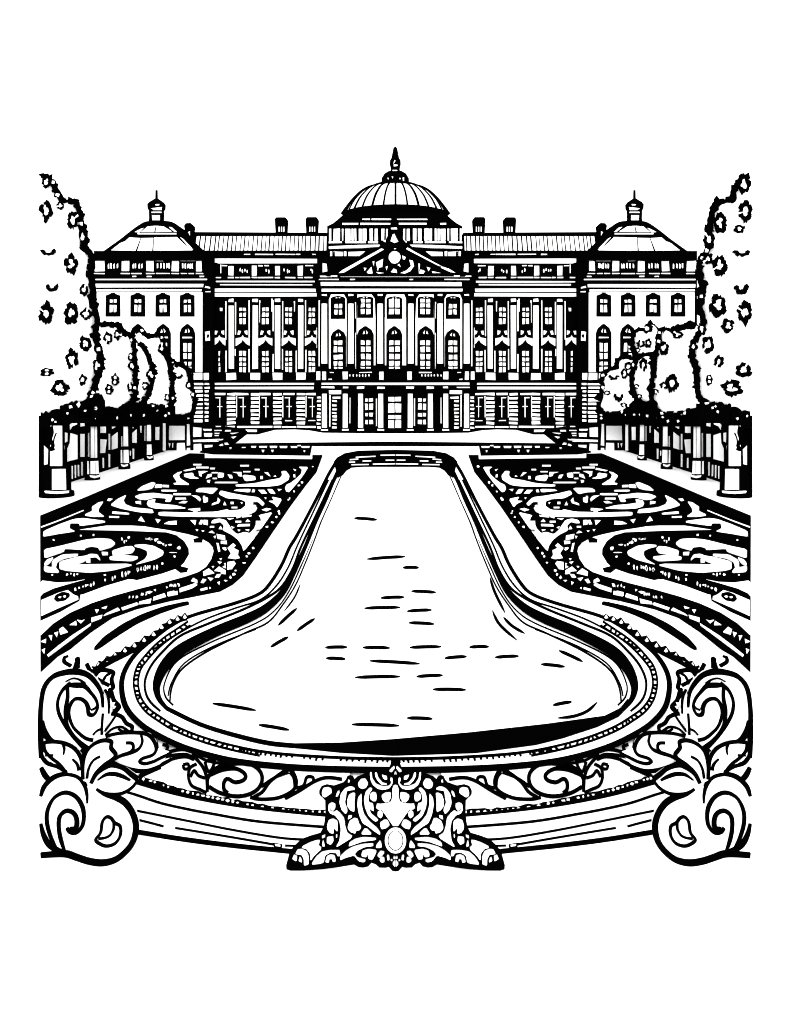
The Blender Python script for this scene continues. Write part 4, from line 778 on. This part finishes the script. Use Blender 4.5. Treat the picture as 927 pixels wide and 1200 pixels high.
# ================================================================== FOREGROUND STONEWORK
DO = 12.35
def corner(side):
    f = flip(side); Z = lambda pts: f(ZQ(pts))
    cx = f([(100, 0)])[0][0]
    root = empty('scroll_ornament', (V(cx, 0, DO).x, DO, 0), 'large carved stone scroll with acanthus leaves at the near %s corner' % side, 'ornament', 'carved corner scrolls')
    def body(name, pts, d, strokes, th, sm=2):
        b = MB(); b.poly(chaikin(Z(pts), sm), Up(d, th), WH)
        for s_ in strokes:
            closed = s_[0] == 'c'; q = s_[1:] if closed else s_
            w_ = q[0]; b.stroke([p if len(p) > 2 else (*p, w_/4.8) for p in Z(q[1])], Up(d-.025, .045), INK, closed=closed)
        b.build(name, root)
    body('upper_scroll', [(30, 520), (28, 280), (50, 165), (110, 90), (200, 75), (290, 85), (350, 140), (385, 200), (425, 260), (430, 330), (380, 440), (330, 500), (290, 560), (240, 560), (150, 500), (60, 480)], DO, [
        (20, [(38, 570, 22), (34, 430, 26), (34, 300, 20), (52, 180, 22), (100, 115, 24), (170, 90, 26), (240, 86, 28), (300, 105, 22), (345, 150, 18), (375, 205, 12), (383, 285, 6)]),
        (20, [(42, 360, 18), (50, 415, 34), (85, 465, 26), (130, 487, 16), (175, 487, 10), (235, 520, 10)]),
        (12, [(205, 150, 24), (160, 185, 16), (132, 245, 12), (135, 310, 14), (165, 375, 14), (210, 440, 14), (262, 500, 12), (290, 525, 12)]),
        (14, [(175, 140, 4), (215, 122, 5), (255, 130, 6), (285, 155, 14)]),
        (22, [(180, 158, 12), (230, 160, 26), (280, 165, 22), (315, 200, 14), (345, 240, 12), (356, 285, 10), (335, 325, 14), (308, 325, 18), (300, 300, 14)]),
        (12, [(318, 300, 6), (340, 290, 8), (352, 272, 6)]),
        (14, [(305, 300, 22), (292, 262, 18), (262, 238, 16), (225, 240, 16), (200, 275, 16), (193, 325, 14), (215, 390, 10), (250, 430, 12), (290, 460, 14), (330, 470, 16)]),
        (10, [(185, 165, 14), (186, 230, 16), (175, 300, 18), (180, 370, 14), (205, 425, 14), (245, 470, 12), (300, 510, 10)]),
        (7, [(395, 185), (412, 220), (418, 270), (418, 320)]), (8, [(380, 200), (386, 250), (385, 285)]),
        (9, [(385, 320), (380, 380), (378, 440)]), (8, [(330, 440), (350, 418), (380, 405)])], .12)
    body('side_leaf', [(380, 330), (470, 325), (510, 360), (550, 395), (545, 425), (640, 435), (680, 480), (690, 530), (760, 545), (700, 610), (600, 650), (480, 625), (430, 590), (400, 440)], DO+.06, [
        (14, [(390, 330), (440, 322), (490, 340), (515, 375), (548, 395), (545, 422)]), (9, [(395, 420), (425, 380), (455, 335)]), (9, [(400, 440), (440, 405), (490, 395), (530, 420)]), (9, [(385, 320), (412, 325), (408, 355), (390, 385)]), (7, [(470, 405), (500, 420), (545, 418)]),
        (13, [(400, 448), (470, 432), (560, 428), (630, 437), (668, 470), (685, 520), (665, 553), (610, 572), (592, 590), (620, 602), (670, 590), (720, 565), (768, 545)]),
        (13, [(600, 440, 8), (607, 480, 10), (585, 520, 14), (540, 540, 18), (480, 560, 14), (430, 590, 14)]), (12, [(515, 485), (550, 488), (556, 515), (540, 535)]),
        (16, [(430, 590, 14), (490, 618, 16), (560, 640, 20), (630, 643, 18), (700, 618, 14), (768, 580, 14)])], .08)
    body('left_leaf', [(48, 480), (150, 480), (240, 520), (275, 600), (275, 690), (180, 660), (100, 590), (55, 560)], DO-.04, [
        (12, [(52, 480), (60, 530), (95, 570), (140, 605), (180, 655)]), (12, [(52, 485), (110, 480), (170, 490), (225, 520), (258, 570), (268, 630), (270, 680)]), (7, [(160, 490, 12), (168, 520, 8), (163, 552, 4)]), (8, [(212, 575, 4), (240, 605, 10), (250, 640, 14)]), (7, [(60, 555), (105, 555)]), (14, [(38, 560), (70, 600), (130, 620), (180, 650)])], .12)
    body('upper_leaf', [(268, 690), (268, 600), (290, 520), (340, 478), (435, 470), (440, 520), (460, 560), (380, 620), (320, 715)], DO-.06, [
        (15, [(272, 690), (272, 610), (290, 540), (330, 495), (385, 473), (430, 480), (430, 515), (455, 550), (440, 575), (390, 610), (345, 655), (318, 710)]), (10, [(368, 562), (330, 585), (305, 630), (295, 685)]), (16, [(262, 520), (278, 540), (272, 590)])], .12)
    body('lower_leaf', [(320, 715), (360, 645), (430, 610), (500, 630), (585, 690), (550, 745), (480, 780), (400, 770), (345, 745)], DO-.08, [
        (14, [(318, 712, 18), (350, 660, 16), (400, 625, 16), (440, 612, 18), (500, 630, 16), (545, 665, 20), (582, 692, 22)]), (14, [(582, 695, 14), (545, 740, 14), (490, 770, 14), (430, 775, 14), (385, 765, 10), (348, 743, 6)]), (12, [(355, 695, 4), (400, 665, 14), (450, 660, 18), (500, 675, 16), (540, 697, 6)])], .10)
    body('lower_scroll', [(30, 780), (60, 700), (140, 660), (240, 670), (300, 730), (345, 745), (430, 785), (500, 800), (555, 870), (578, 950), (560, 1050), (500, 1125), (390, 1175), (280, 1155), (150, 1120), (30, 1125)], DO-.02, [
        (18, [(35, 785, 14), (55, 730, 24), (100, 685, 24), (150, 665, 18), (200, 662, 18), (250, 680, 18), (282, 725, 16), (295, 775, 12), (297, 825, 5)]),
        (16, [(35, 625, 14), (55, 665, 22), (75, 690, 20)]),
        (18, [(125, 1085, 10), (90, 1010, 16), (70, 930, 18), (75, 860, 18), (110, 795, 16), (170, 765, 18), (230, 785, 18), (268, 840, 20), (278, 900, 18), (268, 955, 18), (235, 990, 18), (200, 985, 20), (182, 962, 14)]),
        (18, [(172, 1098, 8), (150, 1035, 18), (137, 965, 18), (142, 900, 20), (178, 868, 20), (220, 880, 20), (238, 920, 22), (232, 965, 24), (200, 970, 20)]),
        (4, [(75, 930, 3), (85, 980, 3), (100, 1020, 3)]),
        (20, [(348, 745, 10), (400, 775, 20), (460, 795, 26), (510, 825, 28), (550, 880, 26), (570, 950, 28), (560, 1025, 30), (525, 1085, 30), (460, 1140, 30), (385, 1160, 34), (310, 1152, 34), (240, 1130, 34), (180, 1110, 36), (110, 1112, 30), (35, 1118, 28)]),
        (20, [(35, 940, 12), (50, 1000, 22), (80, 1055, 28), (130, 1090, 26), (180, 1105, 22)]),
        ('c', 13, [(345, 1028), (372, 990), (382, 930), (405, 902), (430, 908), (452, 935), (482, 955), (483, 1005), (455, 1050), (405, 1066), (362, 1050)]),
        (11, [(445, 935, 8), (445, 970, 12), (425, 1005, 10), (395, 1020, 8), (360, 1025, 10)])], .14)
    b = MB()
    p_ = Up(DO+.1, .06)
    for q, w_ in [([(168, 0), (165, 30), (205, 55)], 10), ([(240, 8), (238, 70)], 20), ([(165, 5), (185, 0)], 8), ([(220, 70), (240, 5)], 8), ([(290, 40), (310, 80)], 12), ([(340, 110), (375, 78), (440, 90), (432, 130), (440, 180), (415, 190)], 14), ([(350, 125), (380, 140), (400, 110), (425, 95)], 10), ([(370, 140), (420, 165)], 10), ([(425, 200), (440, 250), (470, 290), (435, 315)], 24), ([(300, 75), (330, 80), (400, 20), (470, 0)], 12)]:
        b.stroke([(*p, w_/4.8) for p in Z(q)], p_, INK)
    for q in [[(432, 262), (450, 262), (442, 280)], [(445, 280), (455, 285), (448, 292)]]: b.poly(Z(q), Up(DO+.05, .05), WH)
    b.build('crest_leaf', root)
for s_ in ('left', 'right'): corner(s_)

# curved stone rail on the ground between corner scrolls and the middle ornament
rail_top = [(97, 262), (200, 292), (300, 317), (400, 337), (500, 354), (600, 367), (700, 378), (860, 393), (960, 397)]
rail_bot = [(97, 455), (200, 477), (300, 492), (500, 517), (720, 540), (960, 555)]
def rail(side):
    f = flip(side); b = MB(); L = Lie(.20, .20); l2 = Lie(.215, .015)
    T = ZF(rail_top); B_ = ZF(rail_bot)
    b.poly(f([p for p in crom(T, 4)]+[p for p in crom(B_, 4)][::-1]), L, WH)
    for w_, q in [(8, rail_top), (6, [(60, 300), (110, 315), (200, 345), (300, 368), (400, 387), (600, 420), (870, 442)]), (4.2, [(85, 372), (200, 395), (300, 415), (500, 455), (700, 487), (850, 493)]), (4.5, [(100, 410), (160, 425), (212, 439)]), (4, [(258, 445), (400, 468), (560, 495), (685, 517)]), (3, [(700, 516), (850, 520)]), (15, [(60, 455), (110, 462), (300, 492), (500, 517), (740, 541)])]:
        b.stroke([(*p, w_/3.4333) for p in f(ZF(q))], l2, INK)
    b.poly(f(ZF([(650, 505), (690, 512), (688, 524), (655, 520)])), l2, INK); b.poly(f(ZF([(660, 511), (682, 515), (681, 520), (662, 517)])), Lie(.225, .01), WH)
    o = b.build('stone_rail'); tag(o, 'curved moulded stone rail between the %s corner scroll and the middle cartouche' % side, 'rail', 'curved stone rails')
    # carved relief on the ground between rail and pool
    b = MB(); l1 = Lie(.05, .05); l2 = Lie(.068, .010)
    body = ZF([(100, 245), (0, 200), (-60, 120), (0, 70), (60, 60), (140, 60), (200, 130), (300, 140), (480, 185), (700, 205), (960, 215), (960, 395), (860, 390), (600, 362), (400, 330), (200, 285)])
    b.poly(f(body), l1, WH)
    st = [(8, [(40, 205), (90, 212), (150, 212), (200, 190), (250, 168), (300, 160), (335, 172)]), (10, [(112, 183), (130, 165), (165, 158), (190, 155), (240, 138), (290, 130), (330, 140)]), (9, [(112, 183), (135, 190), (160, 178), (190, 168), (240, 155), (300, 150), (335, 165)]), (12, [(100, 245), (150, 222), (200, 200)]),
        (12, [(140, 65), (170, 80), (183, 110), (185, 145), (165, 158)]), (10, [(207, 110), (228, 118), (222, 138)]),
        (8, [(290, 192), (310, 188), (312, 205), (295, 208), (290, 192)]), (9, [(345, 188), (318, 205), (312, 240), (325, 275), (360, 292), (385, 305)]), (9, [(320, 240), (335, 215), (352, 235), (378, 245)]), (10, [(325, 150), (350, 175), (372, 205), (385, 245), (388, 300)]), (9, [(378, 178), (415, 172), (408, 205), (392, 218), (378, 180)]), (7, [(325, 140), (385, 175), (460, 188)]),
        (12, [(390, 285), (390, 245), (425, 205), (490, 188), (560, 190), (600, 218), (608, 255), (590, 290), (550, 312), (500, 318), (440, 305), (395, 280)]), (12, [(400, 232), (450, 212), (505, 208), (540, 230), (535, 252), (500, 262), (470, 248), (455, 262), (455, 290), (470, 305)]), (10, [(425, 205), (470, 200), (510, 208)]),
        (10, [(575, 322), (610, 300), (640, 260), (690, 222), (720, 212), (740, 235), (746, 270), (725, 300), (670, 325), (600, 330), (560, 322)]), (8, [(605, 280), (655, 245), (715, 222)]), (8, [(720, 222), (735, 245), (740, 285)]),
        (10, [(700, 328), (760, 295), (820, 258), (870, 243), (930, 250)]), (9, [(745, 285), (775, 275), (788, 242), (812, 242), (815, 258)]), (10, [(870, 325), (846, 308), (850, 288), (875, 283), (905, 292)])]
    for w_, q in st: b.stroke([(*p, w_*1.05/3.4333) for p in f(ZF(q))], l2, INK)
    o = b.build('carved_frieze'); tag(o, 'carved band of curling stone foliage between the pool and the %s rail' % side, 'carving', 'carved foliage bands')
    b = MB()
    mid = crom(ZF([(100, 240), (160, 255), (250, 285), (350, 310), (450, 330), (550, 350), (650, 365), (760, 377), (880, 380)]), 5)
    up = [(x+random.uniform(-.6, .6), y-random.uniform(1.2, 3.6)) for x, y in mid]; dn = [(x, y+3.4) for x, y in mid][::-1]
    b.poly(f(up+dn), Lie(.10, .10), INK)
    for i in range(1, len(mid)-1):
        x, y = mid[i]
        if random.random() < .8: b.blob(*f([(x, y+.6)])[0], random.uniform(1, 2.6), random.uniform(.9, 1.6), Lie(.11, .02), WH, 4, .25)
    o = b.build('leaf_garland'); tag(o, 'thin dark ragged garland lying along the upper edge of the %s rail' % side, 'garland', 'leaf garlands along the rails')
for s_ in ('left', 'right'): rail(s_)
# middle cartouche
DM = 12.28
car = empty('cartouche', (0, DM, 0), 'ornate pierced stone cartouche with oval jewel at the middle of the near rail', 'ornament')
b = MB()
hs = ZM([(916, 60), (895, 55), (875, 85), (860, 130), (700, 145), (640, 175), (600, 190), (572, 213), (560, 188), (535, 180), (512, 188), (500, 215), (480, 240), (400, 268), (340, 257), (295, 272), (282, 305), (300, 345), (328, 380), (330, 480), (322, 560), (310, 620), (285, 665), (200, 690), (125, 718), (70, 770), (30, 820), (2, 920), (5, 955), (40, 966), (150, 965), (300, 955), (450, 935), (570, 915), (610, 938), (650, 940), (690, 930), (715, 900), (750, 912), (780, 940), (830, 942), (860, 935), (890, 968), (916, 972)])
b.poly(hs + mir(hs)[::-1], Up(DM, .06), INK); b.build('backing', car)
isl = [[(600, 240), (625, 205), (665, 200), (690, 240), (670, 275), (635, 285), (610, 270)],
 [(700, 150), (718, 150), (725, 200), (755, 245), (810, 265), (860, 262), (882, 235), (870, 205), (878, 190), (895, 200), (893, 240), (865, 280), (820, 292), (770, 285), (725, 250), (705, 205)],
 [(742, 152), (762, 152), (775, 195), (810, 235), (850, 248), (800, 250), (765, 215), (748, 185)], [(800, 170), (815, 172), (845, 180), (848, 205), (820, 205)],
 [(555, 268), (580, 290), (510, 300), (505, 345), (495, 400), (518, 465), (500, 495), (465, 460), (445, 400), (455, 330), (490, 285), (525, 268)],
 [(510, 380), (525, 335), (560, 318), (582, 325), (575, 380), (575, 475), (540, 465), (512, 430)],
 [(630, 325), (635, 360), (635, 420), (655, 500), (700, 560), (760, 610), (790, 650), (785, 668), (740, 640), (690, 600), (640, 570), (610, 500), (595, 420), (600, 360)],
 [(700, 275), (725, 285), (700, 320), (692, 380), (700, 400), (730, 410), (738, 470), (712, 460), (700, 440), (710, 490), (775, 545), (745, 558), (690, 510), (660, 440), (650, 370), (665, 310)],
 [(705, 325), (730, 312), (755, 320), (762, 350), (755, 385), (730, 388), (702, 365)], [(798, 340), (830, 318), (878, 315), (880, 355), (860, 390), (830, 398), (805, 370)],
 [(765, 480), (790, 462), (812, 485), (808, 515), (790, 530), (765, 510)], [(785, 570), (820, 545), (850, 545), (870, 585), (840, 612), (800, 622), (788, 595)],
 [(515, 600), (530, 555), (570, 530), (600, 535), (615, 580), (632, 605), (615, 630), (590, 632), (580, 658), (540, 645), (518, 620)], [(520, 510), (553, 508), (548, 525), (518, 540)], [(628, 665), (655, 618), (680, 620), (720, 665)],
 [(342, 590), (355, 548), (395, 535), (432, 555), (435, 600), (432, 640), (412, 625), (400, 605), (400, 660), (365, 650), (345, 620)],
 [(355, 415), (385, 400), (415, 412), (415, 440), (400, 465), (375, 460), (370, 430), (385, 428), (372, 425), (372, 470), (400, 480), (425, 465), (455, 490), (488, 530), (498, 600), (515, 655), (560, 688), (420, 775), (445, 720), (458, 620), (445, 550), (410, 505), (370, 490), (352, 460)],
 [(342, 690), (395, 685), (400, 720), (375, 752), (340, 735)], [(300, 680), (328, 670), (328, 685), (305, 698)], [(300, 760), (310, 710), (328, 765)], [(418, 668), (432, 672), (428, 692), (418, 688)], [(415, 350), (425, 315), (445, 300), (450, 315), (435, 345)],
 [(525, 765), (530, 735), (580, 705), (650, 690), (755, 698), (745, 712), (640, 725), (570, 750)],
 [(455, 880), (452, 850), (500, 805), (560, 770), (640, 748), (730, 742), (730, 762), (660, 770), (600, 800), (575, 830), (595, 860), (668, 880), (650, 898), (610, 890), (570, 840), (500, 860)],
 [(630, 830), (640, 805), (690, 790), (760, 800), (745, 840), (725, 875), (690, 870), (680, 825), (672, 855), (635, 850)], [(752, 760), (785, 718), (800, 735), (802, 775), (755, 778)], [(762, 840), (790, 805), (825, 812), (812, 835), (785, 862)], [(780, 880), (800, 855), (825, 862), (825, 895), (800, 900)], [(842, 840), (865, 842), (868, 875), (848, 882)], [(872, 880), (890, 875), (890, 888)],
 [(890, 908), (916, 880), (916, 935), (900, 925)], [(898, 852), (916, 850), (916, 868), (900, 868)],
 [(128, 772), (200, 735), (250, 718), (285, 715), (275, 760), (300, 785), (240, 840), (205, 885), (200, 820), (170, 785)],
 [(78, 825), (95, 795), (130, 790), (175, 810), (192, 850), (192, 915), (150, 925), (148, 870), (130, 835), (90, 830)], [(52, 870), (65, 838), (95, 850), (90, 890)], [(105, 885), (112, 855), (130, 870), (135, 900)],
 [(212, 915), (250, 855), (300, 812), (370, 800), (450, 800), (455, 845), (430, 845), (420, 820), (370, 815), (330, 840), (318, 900), (270, 912)], [(328, 895), (340, 850), (375, 835), (410, 845), (418, 890), (392, 895), (385, 870), (365, 870), (360, 900)],
 [(298, 315), (310, 280), (350, 272), (380, 285), (385, 318), (328, 356), (305, 345)], [(516, 230), (522, 205), (538, 225)], [(862, 135), (885, 110), (905, 95), (912, 110), (885, 145)], [(905, 160), (916, 135), (916, 162)]]
b = MB(); pm = Up(DM-.035, .035)
for f in (ident, mir):
    for q in isl: b.poly(f(grow(ZM(q), -.4)), pm, WH, 1)
hc = ZM([(916, 255), (900, 262), (890, 290), (893, 350), (878, 395), (840, 410), (790, 415), (762, 412), (755, 440), (768, 452), (800, 455), (830, 495), (865, 545), (895, 590), (916, 592)])
b.poly(hc + mir(hc)[::-1], pm, WH); b.build('carving', car)
b = MB()
def ell(rx, ry, n=28): return [(CX+rx*math.cos(6.2832*i/n), 985.5+ry*math.sin(6.2832*i/n)) for i in range(n)]
b.poly(ell(14.5, 17), Up(DM-.05, .05), INK); b.poly(ell(12.4, 14.6), Up(DM-.08, .05), WH); b.poly(ell(9.2, 11.6), Up(DM-.10, .05), INK); b.poly(ell(8, 10.3), Up(DM-.13, .05), WH)
b.build('oval_jewel', car)
